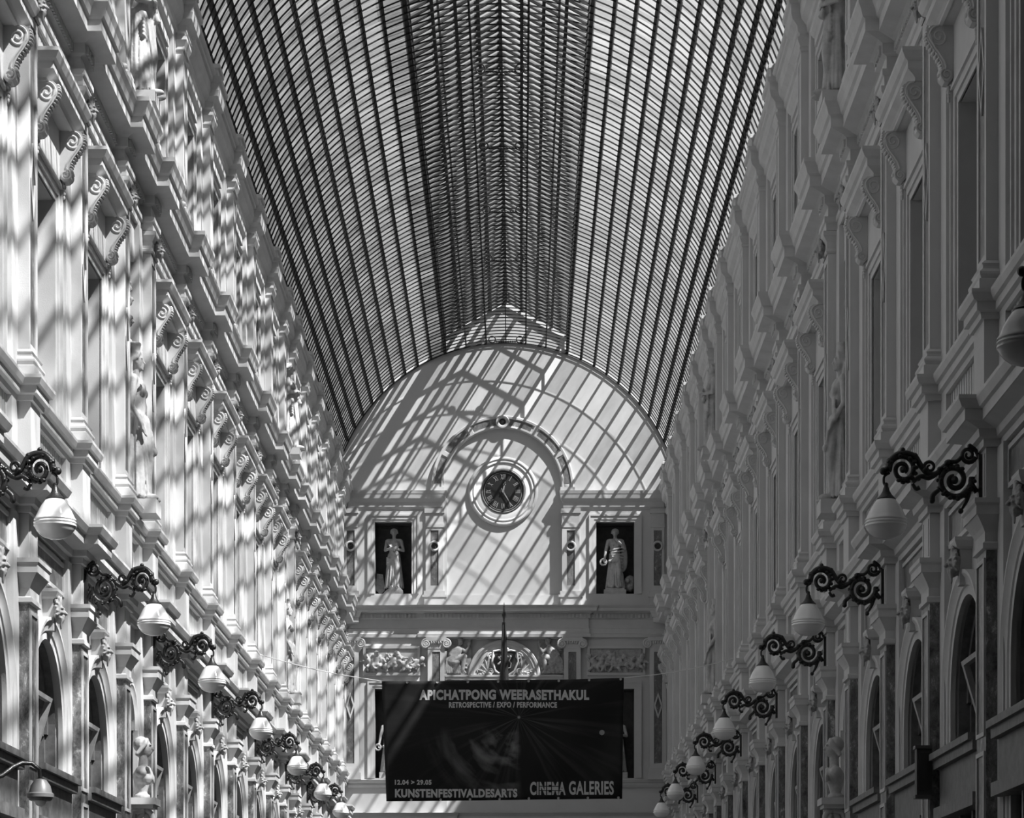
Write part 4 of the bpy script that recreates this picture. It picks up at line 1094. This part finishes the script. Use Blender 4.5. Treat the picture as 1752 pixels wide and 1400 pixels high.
# ------------------------------------------------------------------ banner
def banner_mat():
    m, nt, out = new_mat('printed_banner')
    b = nt.nodes.new('ShaderNodeBsdfPrincipled'); b.inputs['Roughness'].default_value = .55; b.inputs['Specular IOR Level'].default_value = .25
    tc = nt.nodes.new('ShaderNodeTexCoord'); sep = nt.nodes.new('ShaderNodeSeparateXYZ'); nt.links.new(tc.outputs['UV'], sep.inputs[0])
    def M(op, a, c=0.0):
        x = nt.nodes.new('ShaderNodeMath'); x.operation = op
        for i, v in enumerate((a, c)):
            if isinstance(v, (int, float)): x.inputs[i].default_value = v
            else: nt.links.new(v, x.inputs[i])
        return x.outputs[0]
    dx = M('MULTIPLY', M('SUBTRACT', sep.outputs[0], .565), 2.0); dy = M('SUBTRACT', sep.outputs[1], .69)
    rr = M('SQRT', M('ADD', M('MULTIPLY', dx, dx), M('MULTIPLY', dy, dy)))
    ang = M('ARCTAN2', dy, dx)
    cv = nt.nodes.new('ShaderNodeCombineXYZ'); nt.links.new(M('MULTIPLY', ang, 3.2), cv.inputs[0]); nt.links.new(M('MULTIPLY', rr, .35), cv.inputs[1])
    n1 = nt.nodes.new('ShaderNodeTexNoise'); n1.inputs['Scale'].default_value = 2.6; n1.inputs['Detail'].default_value = 6; nt.links.new(cv.outputs[0], n1.inputs['Vector'])
    rays = M('MAXIMUM', M('MULTIPLY', M('SUBTRACT', n1.outputs['Fac'], .5), 3.2), 0.0)
    fall = M('DIVIDE', .05, M('ADD', rr, .12))
    rays = M('MULTIPLY', rays, fall)
    # swirl of smoke under the point of light
    cv2 = nt.nodes.new('ShaderNodeCombineXYZ'); nt.links.new(M('MULTIPLY', rr, 5.0), cv2.inputs[0]); nt.links.new(M('MULTIPLY', ang, .9), cv2.inputs[1])
    n2 = nt.nodes.new('ShaderNodeTexNoise'); n2.inputs['Scale'].default_value = 1.7; n2.inputs['Detail'].default_value = 7; nt.links.new(cv2.outputs[0], n2.inputs['Vector'])
    sw = M('MAXIMUM', M('MULTIPLY', M('SUBTRACT', n2.outputs['Fac'], .47), 1.1), 0.0)
    below = M('MULTIPLY', M('MINIMUM', M('MAXIMUM', M('MULTIPLY', M('SUBTRACT', .02, dx), 14.0), 0.0), 1.0), M('MINIMUM', M('MAXIMUM', M('MULTIPLY', M('SUBTRACT', -.06, dy), 6.0), 0.0), 1.0))
    sw = M('MULTIPLY', M('MULTIPLY', sw, below), M('MAXIMUM', M('SUBTRACT', 1.0, M('MULTIPLY', rr, 1.15)), 0.0))
    core = M('MULTIPLY', M('MAXIMUM', M('SUBTRACT', 1.0, M('MULTIPLY', rr, 62.0)), 0.0), .45)
    ex2 = M('MULTIPLY', M('SUBTRACT', sep.outputs[0], .912), 2.0); ey2 = M('SUBTRACT', sep.outputs[1], .555)
    moon = M('MULTIPLY', M('LESS_THAN', M('SQRT', M('ADD', M('MULTIPLY', ex2, ex2), M('MULTIPLY', ey2, ey2))), .022), .30)
    tot = M('ADD', M('ADD', M('ADD', M('MULTIPLY', rays, .55), M('MULTIPLY', sw, 1.3)), M('ADD', core, moon)), .011)
    cc = nt.nodes.new('ShaderNodeCombineColor')
    for i in range(3): nt.links.new(tot, cc.inputs[i])
    nt.links.new(cc.outputs[0], b.inputs['Base Color']); nt.links.new(b.outputs['BSDF'], out.inputs['Surface'])
    return m

YB = 45.4
SB = 4500 / YB
bxf = lambda px: (px - 890) / SB + .3725
bzf = lambda py: 1.6 + (1700 - py) / SB
def banner_pt(px, py, lift=0.0):
    """a point of the cloth: gentle folds"""
    x, z = bxf(px), bzf(py)
    u = (px - 653) / 415.0; v = (1370 - py) / 208.0
    y = YB + .05 * math.sin(u * 7 + v * 2) * (.3 + .7 * u) + .035 * math.sin(u * 19 - v * 6) * u ** 3 + .02 * math.sin(v * 9 + u * 3)
    return (x, y - lift, z)

def banner():
    t = thing('banner', 'wide black printed festival banner strung across the gallery on cords', 'banner', (0, 0, 0))
    NX, NY = 64, 32; vs = []; uvs = []
    for j in range(NY + 1):
        v = j / NY
        for i in range(NX + 1):
            u = i / NX
            xl, xr = 661 + (653 - 661) * v, 1064.5 + (1067.5 - 1064.5) * v
            yb, yt = 1371.5 + (1367 - 1371.5) * u, 1165.5 + (1160 - 1165.5) * u
            yt += 2.0 * math.sin(PI * u)
            vs.append(banner_pt(xl + (xr - xl) * u, yb + (yt - yb) * v)); uvs.append((u, v))
    fs = [(j * (NX + 1) + i, j * (NX + 1) + i + 1, (j + 1) * (NX + 1) + i + 1, (j + 1) * (NX + 1) + i) for j in range(NY) for i in range(NX)]
    me = bpy.data.meshes.new('banner_cloth'); me.from_pydata(vs, [], fs)
    uv = me.uv_layers.new(name='UVMap')
    for lp in me.loops: uv.data[lp.index].uv = uvs[lp.vertex_index]
    me.shade_smooth(); me.materials.append(banner_mat()); cl = link('cloth', me, t)
    sd = cl.modifiers.new('thickness', 'SOLIDIFY'); sd.thickness = .004; sd.offset = 1
    def text(body, x0, x1, y0, y1, bold=0.0, cut=False, name='lettering'):
        cu = bpy.data.curves.new('txt', 'FONT'); cu.body = body; cu.size = 1.0; cu.offset = bold; cu.resolution_u = 4; cu.space_character = 1.0 + 2.2 * bold
        o = bpy.data.objects.new('txt', cu); C.objects.link(o)
        dg = bpy.context.evaluated_depsgraph_get(); dg.update()
        me = bpy.data.meshes.new_from_object(o.evaluated_get(dg)); bpy.data.objects.remove(o)
        co = [v.co.copy() for v in me.vertices]
        a0, a1 = min(c.x for c in co), max(c.x for c in co); b0, b1 = min(c.y for c in co), max(c.y for c in co)
        bm = bmesh.new(); bm.from_mesh(me)
        for v in bm.verts:
            px = x0 + (x1 - x0) * (v.co.x - a0) / (a1 - a0); py = y1 + (y0 - y1) * (v.co.y - b0) / (b1 - b0)
            v.co = Vector((px, py, 0))
        bmesh.ops.triangulate(bm, faces=bm.faces)
        edges = [e for e in bm.edges if e.calc_length() > 8]
        if edges: bmesh.ops.subdivide_edges(bm, edges=edges, cuts=2)
        if cut:
            for (ya, yb2, xa, xb) in cut:
                for yy, nrm in ((ya, (0, 1, 0)), (yb2, (0, 1, 0))):
                    bmesh.ops.bisect_plane(bm, geom=bm.verts[:] + bm.edges[:] + bm.faces[:], plane_co=(0, yy, 0), plane_no=nrm)
                for xx in (xa, xb):
                    bmesh.ops.bisect_plane(bm, geom=bm.verts[:] + bm.edges[:] + bm.faces[:], plane_co=(xx, 0, 0), plane_no=(1, 0, 0))
                kill = [f for f in bm.faces if ya < f.calc_center_median().y < yb2 and xa < f.calc_center_median().x < xb]
                bmesh.ops.delete(bm, geom=kill, context='FACES')
        for v in bm.verts: v.co = Vector(banner_pt(v.co.x, v.co.y, .007))
        bm.to_mesh(me); bm.free(); me.materials.clear(); me.materials.append(LETTER)
        link(name, me, cl)
    q = lambda x: 580 + x / 3.0207; w = lambda y: 1060 + y / 3.0207
    text('APICHATPONG WEERASETHAKUL', q(415), q(1293), w(364), w(417), .05)
    text('RETROSPECTIVE / EXPO / PERFORMANCE', q(568), q(1127), w(427), w(457), .04)
    text('12.04 > 29.05', q(288), q(478), w(829), w(855), .045)
    text('KUNSTENFESTIVALDESARTS', q(289), q(922), w(876), w(921), .05)
    text('CINEMA', q(987), q(1171), w(841), w(910), .035, [(w(862), w(866), q(1032), q(1145)), (w(884), w(888), q(1032), q(1150))])
    text('GALERIES', q(1188), q(1420), w(836), w(908), .030)
    for k in range(8):
        for top in (True, False):
            u = (k + 1.0) / 8.0 - .02 if k < 7 else .985
            mb = MB(); px = 653 + 415 * u if top else 661 + 403 * u; py = (1165.5 - 5.5 * u + 2.0 * math.sin(PI * u) + 2) if top else (1371.5 - 4.5 * u - 2)
            p = banner_pt(px, py, .012); mb.lathe([(.010, 0), (.022, -.004), (.022, .004), (.010, .006)], p, 'y', 12); mb.build('eyelet', BRASS, t)
    for k, (p0, p1, side) in enumerate((((-HW + .02, YB - .6, 7.38), banner_pt(653, 1165.5), 'sunlit'), ((HW - .02, YB + .5, 7.44), banner_pt(1067.5, 1160), 'shaded'))):
        a, b = Vector(p0), Vector(p1); mb = MB()
        mb.tube([tuple(a.lerp(b, j / 14) - Vector((0, 0, .05 * math.sin(PI * j / 14)))) for j in range(15)], .008, 6)
        c = mb.build('cord', CORD, None, None, 1.0); tag(c, 'thin white cord from the banner corner to the %s wall' % side, 'cord', 'banner cords')

# ------------------------------------------------------------------ the glass roof
PITCH = .32
LA = 1.60                       # half width of the raised lantern
TH0 = math.radians(7); TH1 = math.acos(LA / VR)
NP = 13
def vault():
    t = thing('ceiling', 'barrel vaulted iron and glass roof over the whole gallery', 'glass roof', (0, 0, 0), None, 'structure')
    r = random.Random(3)
    y_first = 13.4
    nb = int((D - y_first) / PITCH)
    ys = [D - .05 - k * PITCH for k in range(nb)]
    ths = [TH0 + (TH1 - TH0) * k / NP for k in range(NP + 1)]
    for sg in (-1, 1):
        vs = []; fs = []; val = []
        for j in range(nb - 1):
            for i in range(NP):
                dz = r.uniform(-.012, .012); dl = r.uniform(0, .02)
                R0, R1 = VR + .075 + dz, VR + .062 + dz
                o = len(vs)
                a0, a1 = ths[i], ths[i + 1] + .006
                for (a, R, y) in ((a0, R0 + dl, ys[j]), (a1, R1, ys[j]), (a1, R1 + .01, ys[j + 1] - .0), (a0, R0 + .012 + dl, ys[j + 1])):
                    vs.append((sg * R * math.cos(a), y, VZ + R * math.sin(a)))
                fs.append((o, o + 1, o + 2, o + 3)); val.append(r.random())
        for i in range(NP):                                       # long panes beyond the picture
            o = len(vs)
            for (a, y) in ((ths[i], ys[-1]), (ths[i + 1], ys[-1]), (ths[i + 1], 13.4), (ths[i], 13.4)): vs.append((sg * (VR + .07) * math.cos(a), y, VZ + (VR + .07) * math.sin(a)))
            fs.append((o, o + 1, o + 2, o + 3)); val.append(.3)
        me = bpy.data.meshes.new('roof_glass'); me.from_pydata(vs, [], fs)
        at = me.attributes.new('pane', 'FLOAT', 'FACE'); at.data.foreach_set('value', val)
        me.materials.append(GLASS); link('glazing', me, t)
    # transverse arches: near-equal glazing bars under two alternating names
    def arch(w, d, n=60):
        mb = MB(); rings = []
        for k in range(n + 1):
            a = PI * k / n; c, q = math.cos(a), math.sin(a)
            rings.append([((VR + e) * c, y, VZ + (VR + e) * q) for e, y in ((0, -w / 2), (0, w / 2), (d, w / 2), (d, -w / 2))])
        mb.rings(rings, True, True); return mb
    alt_glazing_bar = bar = None; far = arch(.014, .026, 40); keep = far.v[:]; kf = far.f[:]; far = MB()
    for k, y in enumerate(ys):
        main = k % 2 == 0
        if y < 34:
            o = len(far.v); wy = 1.0
            far.v += [(v[0], v[1] * wy + y, v[2]) for v in keep]; far.f += [tuple(i + o for i in f) for f in kf]
            continue
        if main:
            if alt_glazing_bar is None: alt_glazing_bar = arch(.015, .026).build('alt_glazing_bar', STEEL, t); alt_glazing_bar.location.y = y
            else: c = alt_glazing_bar.copy(); C.objects.link(c); c.parent = t; c.location.y = y
        else:
            if bar is None: bar = arch(.013, .024).build('glazing_bar', STEEL, t); bar.location.y = y
            else: c = bar.copy(); C.objects.link(c); c.parent = t; c.location.y = y
    arch(.02, .03).build('end_rib', STEEL, t, (0, D - .02, 0))
    fo = far.build('glazing_bar_row', STEEL, t); fo['kind'] = 'stuff'
    for sg in (-1, 1):
        for i, a in enumerate(ths):
            w, d = (.030, .10) if i < NP else (.03, .12)
            mb = MB(); R0, R1 = VR + .02, VR + d
            c, q = math.cos(a), math.sin(a); tx, tz = -q * w, c * w
            mb.prism([(sg * (R0 * c - tx), VZ + R0 * q - tz), (sg * (R1 * c - tx), VZ + R1 * q - tz), (sg * (R1 * c + tx), VZ + R1 * q + tz), (sg * (R0 * c + tx), VZ + R0 * q + tz)], lambda x, z, y: (x, y, z), 13.4, D)
            mb.build('purlin', STEEL, t)

def lantern():
    t = thing('roof_lantern', 'raised gabled ridge lantern along the top of the glass roof', 'lantern', (0, 0, 0), None, 'structure')
    z0, z1, zr = VZ + math.sqrt(VR ** 2 - LA ** 2) + .12, 18.92, 19.80
    r = random.Random(5)
    ys = [D - .05 - k * PITCH for k in range(int((D - 13.4) / PITCH))]
    NL = 4
    for sg in (-1, 1):
        vs = []; fs = []; val = []
        P = [(sg * LA, z1)] + [(sg * LA * (1 - k / NL), z1 + (zr - z1) * k / NL) for k in range(1, NL + 1)]
        for j in range(len(ys) - 1):
            for i in range(NL):
                o = len(vs); e = r.uniform(.02, .04)
                for (p, y) in ((P[i], ys[j]), (P[i + 1], ys[j]), (P[i + 1], ys[j + 1]), (P[i], ys[j + 1])): vs.append((p[0], y, p[1] + e))
                fs.append((o, o + 1, o + 2, o + 3)); val.append(r.random())
        me = bpy.data.meshes.new('lantern_glass'); me.from_pydata(vs, [], fs)
        at = me.attributes.new('pane', 'FLOAT', 'FACE'); at.data.foreach_set('value', val); me.materials.append(GLASS); link('glazing', me, t)
        for k in range(NL + 1):
            if k == NL and sg > 0: continue
            x = sg * LA * (1 - k / NL); z = z1 + (zr - z1) * k / NL
            mb = MB(); mb.box(x - .03, x + .03, 13.4, D, z - .05, z + .05); mb.build('ridge_bar' if k == NL else 'purlin', STEEL, t)
        if sg < 0:                                                # boarded side
            mb = MB(); mb.box(-LA - .05, -LA - .02, 13.4, D, z0, z1 - .02); mb.build('side_board', GREYSTEEL, t)
        for k, x in enumerate((.52, 1.05)):
            mb = MB(); z = VZ + math.sqrt(VR ** 2 - x * x)
            mb.box(sg * x - .02, sg * x + .02, 13.4, D, z + .02, z + .06); mb.build('runner', GREYSTEEL if k else STEEL, t)
    mb = MB(); mb.box(-.012, .012, 13.4, D, VZ + VR + .02, VZ + VR + .06); mb.build('runner', STEEL, t)
    rf = None; far = MB(); thin = None
    for k, y in enumerate(ys):
        wd = .022 if k % 2 == 0 else .012
        def sh(mb, y):
            for sg in (-1, 1):
                mb.prism([(sg * (LA + .03), z1 - .03), (0, zr - .02), (0, zr + .05), (sg * (LA + .03), z1 + .05)], lambda x, z, d: (x, d, z), y - wd, y + wd)
                mb.box(sg * LA - .025, sg * LA + .025, y - wd, y + wd, z0 - .1, z1)
        if y < 38: sh(far, y); continue
        if k % 2 == 0:
            if rf is None: mb = MB(); sh(mb, 0); rf = mb.build('rafter', STEEL, t, (0, y, 0))
            else: c = rf.copy(); C.objects.link(c); c.parent = t; c.location = (0, y, 0)
        else:
            if thin is None: mb = MB(); sh(mb, 0); thin = mb.build('rafter', STEEL, t, (0, y, 0))
            else: c = thin.copy(); C.objects.link(c); c.parent = t; c.location = (0, y, 0)
    fo = far.build('rafter_row', STEEL, t); fo['kind'] = 'stuff'
    tie = None
    for y in (68.57, 61.0, 57.2, 52.9, 48.5):
        if tie is None:
            mb = MB(); zz = VZ + VR - .10
            mb.tube([(-.30, 0, zz), (.30, 0, zz)], .014, 6)
            for k in range(9): mb.ell((-.24 + .06 * k, 0, zz), (.022, .022, .022), None, 7, 5)
            for sg in (-1, 1): mb.tube([(sg * .36 + .085 * math.cos(q), 0, zz + .05 + .085 * math.sin(q)) for q in [2 * PI * j / 20 for j in range(21)]], .014, 6)
            tie = mb.build('tie_bar', IRON, t, (0, y, 0), 0.9)
        else: c = tie.copy(); C.objects.link(c); c.parent = t; c.location = (0, y, 0)

def outside():
    mb = MB(); mb.box(-9, 9, -9, D + 9, -.3, 0); tag(mb.build('floor', FLOOR), 'pale stone paving of the gallery floor', 'floor', None, 'structure')
    mb = MB(); mb.box(-5.2, 5.2, -6.6, -6.0, 0, 9.1); mb.box(-5.2, 5.2, -6.6, 13.4, 8.6, 9.1); mb.box(-5.2, 5.2, 12.8, 13.4, 9.1, 20.5); mb.box(-5.2, -3.9, -6.6, 12.9, 0, 8.6); mb.box(3.9, 5.2, -6.6, 12.9, 0, 8.6)  # added unseen enclosure, darkens the near end of the gallery
    tag(mb.build('front_light_block', BLOCKDARK), 'added dark enclosure round the viewer that keeps light out', 'wall', None, 'structure')
    for s in (-1, 1):
        mb = MB()
        zt = 15.6 if s < 0 else 16.65
        mb.prism([(s * 5.05, 14.2), (s * 5.05, zt), (s * 5.4, zt + .1), (s * 12, 14.6), (s * 12, 14.2)], lambda x, z, y: (x, y, z), 12.8, D + 4)  # added unseen slopes that cut off low light
        tag(mb.build('light_block_slope', BLOCKDARK), 'added dark slope blocking light behind the %s' % SIDE[s], 'roof', None, 'structure')

def small_fittings():
    # gooseneck lamp low on the sunlit wall
    t = thing('gooseneck_lamp', 'small bell-shaped spotlight on a curved arm low on the sunlit wall', 'lamp', (-HW, 22.55, 3.4))
    mb = MB(); mb.tube([(-.06, -.25, .0), (.08, -.2, .05), (.16, -.12, .13), (.22, -.06, .17), (.30, -.02, .17), (.36, 0, .12), (.37, 0, .03)], .02, 8); mb.build('arm', IRON, t, None, 0.9)
    mb = MB(); mb.lathe([(.02, .04), (.05, .03), (.085, -.02), (.10, -.08), (.115, -.09), (.115, -.12), (.10, -.13), (.10, -.14), (.085, -.15)], (.37, 0, 0), 'z', 24); mb.build('shade', plain('grey_lamp_shade', .17, .4), t, None, 0.6)
    mb = MB(); mb.ell((.37, 0, -.15), (.05, .05, .05)); mb.build('bulb', OPAL, t, None, 1.2)
    # upright dark box on a marble pilaster of the shaded wall
    t = thing('wall_box', 'upright dark box fixed to a marble pilaster low on the shaded wall', 'box', (HW, 24.0, 3.4))
    mb = MB(); mb.box(-.14, .0, -.14, -.02, .0, .42); mb.build('case', plain('dark_box_paint', .05, .5), t)
    mb = MB(); mb.box(-.155, .0, -.155, -.01, -.03, .0); mb.box(-.155, .0, -.155, -.01, .42, .45); mb.build('end_cap', plain('box_cap_paint', .08, .5), t)
    mb = MB(); mb.box(-.12, -.02, -.146, -.138, .04, .38); mb.build('front_panel', plain('box_panel_paint', .03, .35), t)

# ------------------------------------------------------------------ build everything
FIG[0] = figure(0); FIG[1] = figure(1); FIG[2] = figure(2); FIG['bust'] = bust_mesh(); FIG['rec'] = reclining_mesh(2); FIG['mask'] = mask_mesh()
pw_, ph_ = ex(718) - ex(630), ez(1112) - ez(1153)
FIG['putti0'] = putti_mesh(1, pw_, ph_); FIG['putti1'] = putti_mesh(6, pw_, ph_)
_mb = MB(); _r = random.Random(9)
for _k in range(34):
    _z = _r.uniform(-.5, .5); _w = .22 * (1 - abs(_z) * 1.2) + .05
    _mb.ell((_r.uniform(-_w, _w), -_r.uniform(0, .10), _z), (_r.uniform(.03, .07), _r.uniform(.03, .06), _r.uniform(.03, .07)))
_mb.cap((0, 0, -.55), (0, 0, .55), .05, .05)
FIG['trophy'] = fuse(_mb, .014, 'trophy', 1)
for _m in FIG.values(): _m.materials.clear(); _m.materials.append(STATUE)
FIG['trophy'].materials[0] = OLDSTONE; FIG['mask'].materials[0] = OLDSTONE; FIG['putti1'].materials[0] = OLDSTONE; FIG['rec'].materials[0] = OLDSTONE

num = 1
for s in (-1, 1):
    wall_obj(s); trims(s)
    for i in range(first_pier(s), len(PIERS) - 1):
        pilaster(s, i); attic_pilaster(s, i); marble_pilaster(s, i)
        if i not in NICHES:
            first_window(s, i, num); attic_window(s, i, num + 1); shop_window(s, i, num + 2); num += 3
    side_statues(s); lamps(s)
end_wall(); end_trims(); end_pilasters(); niche_frames(); end_statues(); clock(); hood_arch(); crest_arch(); flag_pole(); banner()
vault(); lantern(); outside(); small_fittings()

# ------------------------------------------------------------------ light, sky, camera
sun = bpy.data.lights.new('sun', 'SUN'); so = bpy.data.objects.new('sun', sun); C.objects.link(so)
d = Vector((-.645, .38, -1.03)); so.rotation_euler = d.to_track_quat('-Z', 'Y').to_euler()
sun.energy = 17.0; sun.angle = math.radians(.53)
w = bpy.data.worlds.new('sky'); bpy.context.scene.world = w; w.use_nodes = True
nt = w.node_tree; nt.nodes.clear(); bg = nt.nodes.new('ShaderNodeBackground'); wo = nt.nodes.new('ShaderNodeOutputWorld')
tc = nt.nodes.new('ShaderNodeTexCoord'); ns = nt.nodes.new('ShaderNodeTexNoise'); ns.inputs['Scale'].default_value = 3.0; ns.inputs['Detail'].default_value = 5
nt.links.new(tc.outputs['Generated'], ns.inputs['Vector'])
rp = nt.nodes.new('ShaderNodeValToRGB'); rp.color_ramp.elements[0].position = .35; rp.color_ramp.elements[1].position = .7
rp.color_ramp.elements[0].color = (.35, .35, .35, 1); rp.color_ramp.elements[1].color = (.8, .8, .8, 1)
nt.links.new(ns.outputs['Fac'], rp.inputs['Fac']); nt.links.new(rp.outputs['Color'], bg.inputs['Color'])
bg.inputs['Strength'].default_value = 1.2
nt.links.new(bg.outputs[0], wo.inputs['Surface'])

cam = bpy.data.cameras.new('camera'); co = bpy.data.objects.new('camera', cam); C.objects.link(co)
co.location = (.3725, 0, 1.6); co.rotation_euler = (PI / 2, 0, 0)
cam.sensor_fit = 'HORIZONTAL'; cam.sensor_width = 36.0; cam.lens = 36.0 * 4500 / 1752
cam.shift_x = -14 / 1752; cam.shift_y = 1000 / 1752; cam.clip_end = 400
sc = bpy.context.scene; sc.camera = co
sc.view_settings.view_transform = 'Standard'; sc.view_settings.look = 'None'; sc.view_settings.gamma = 1.0; sc.view_settings.exposure = 0.0
sc.view_settings.use_curve_mapping = False
sc.cycles.max_bounces = 6; sc.cycles.diffuse_bounces = 4; sc.cycles.transparent_max_bounces = 12
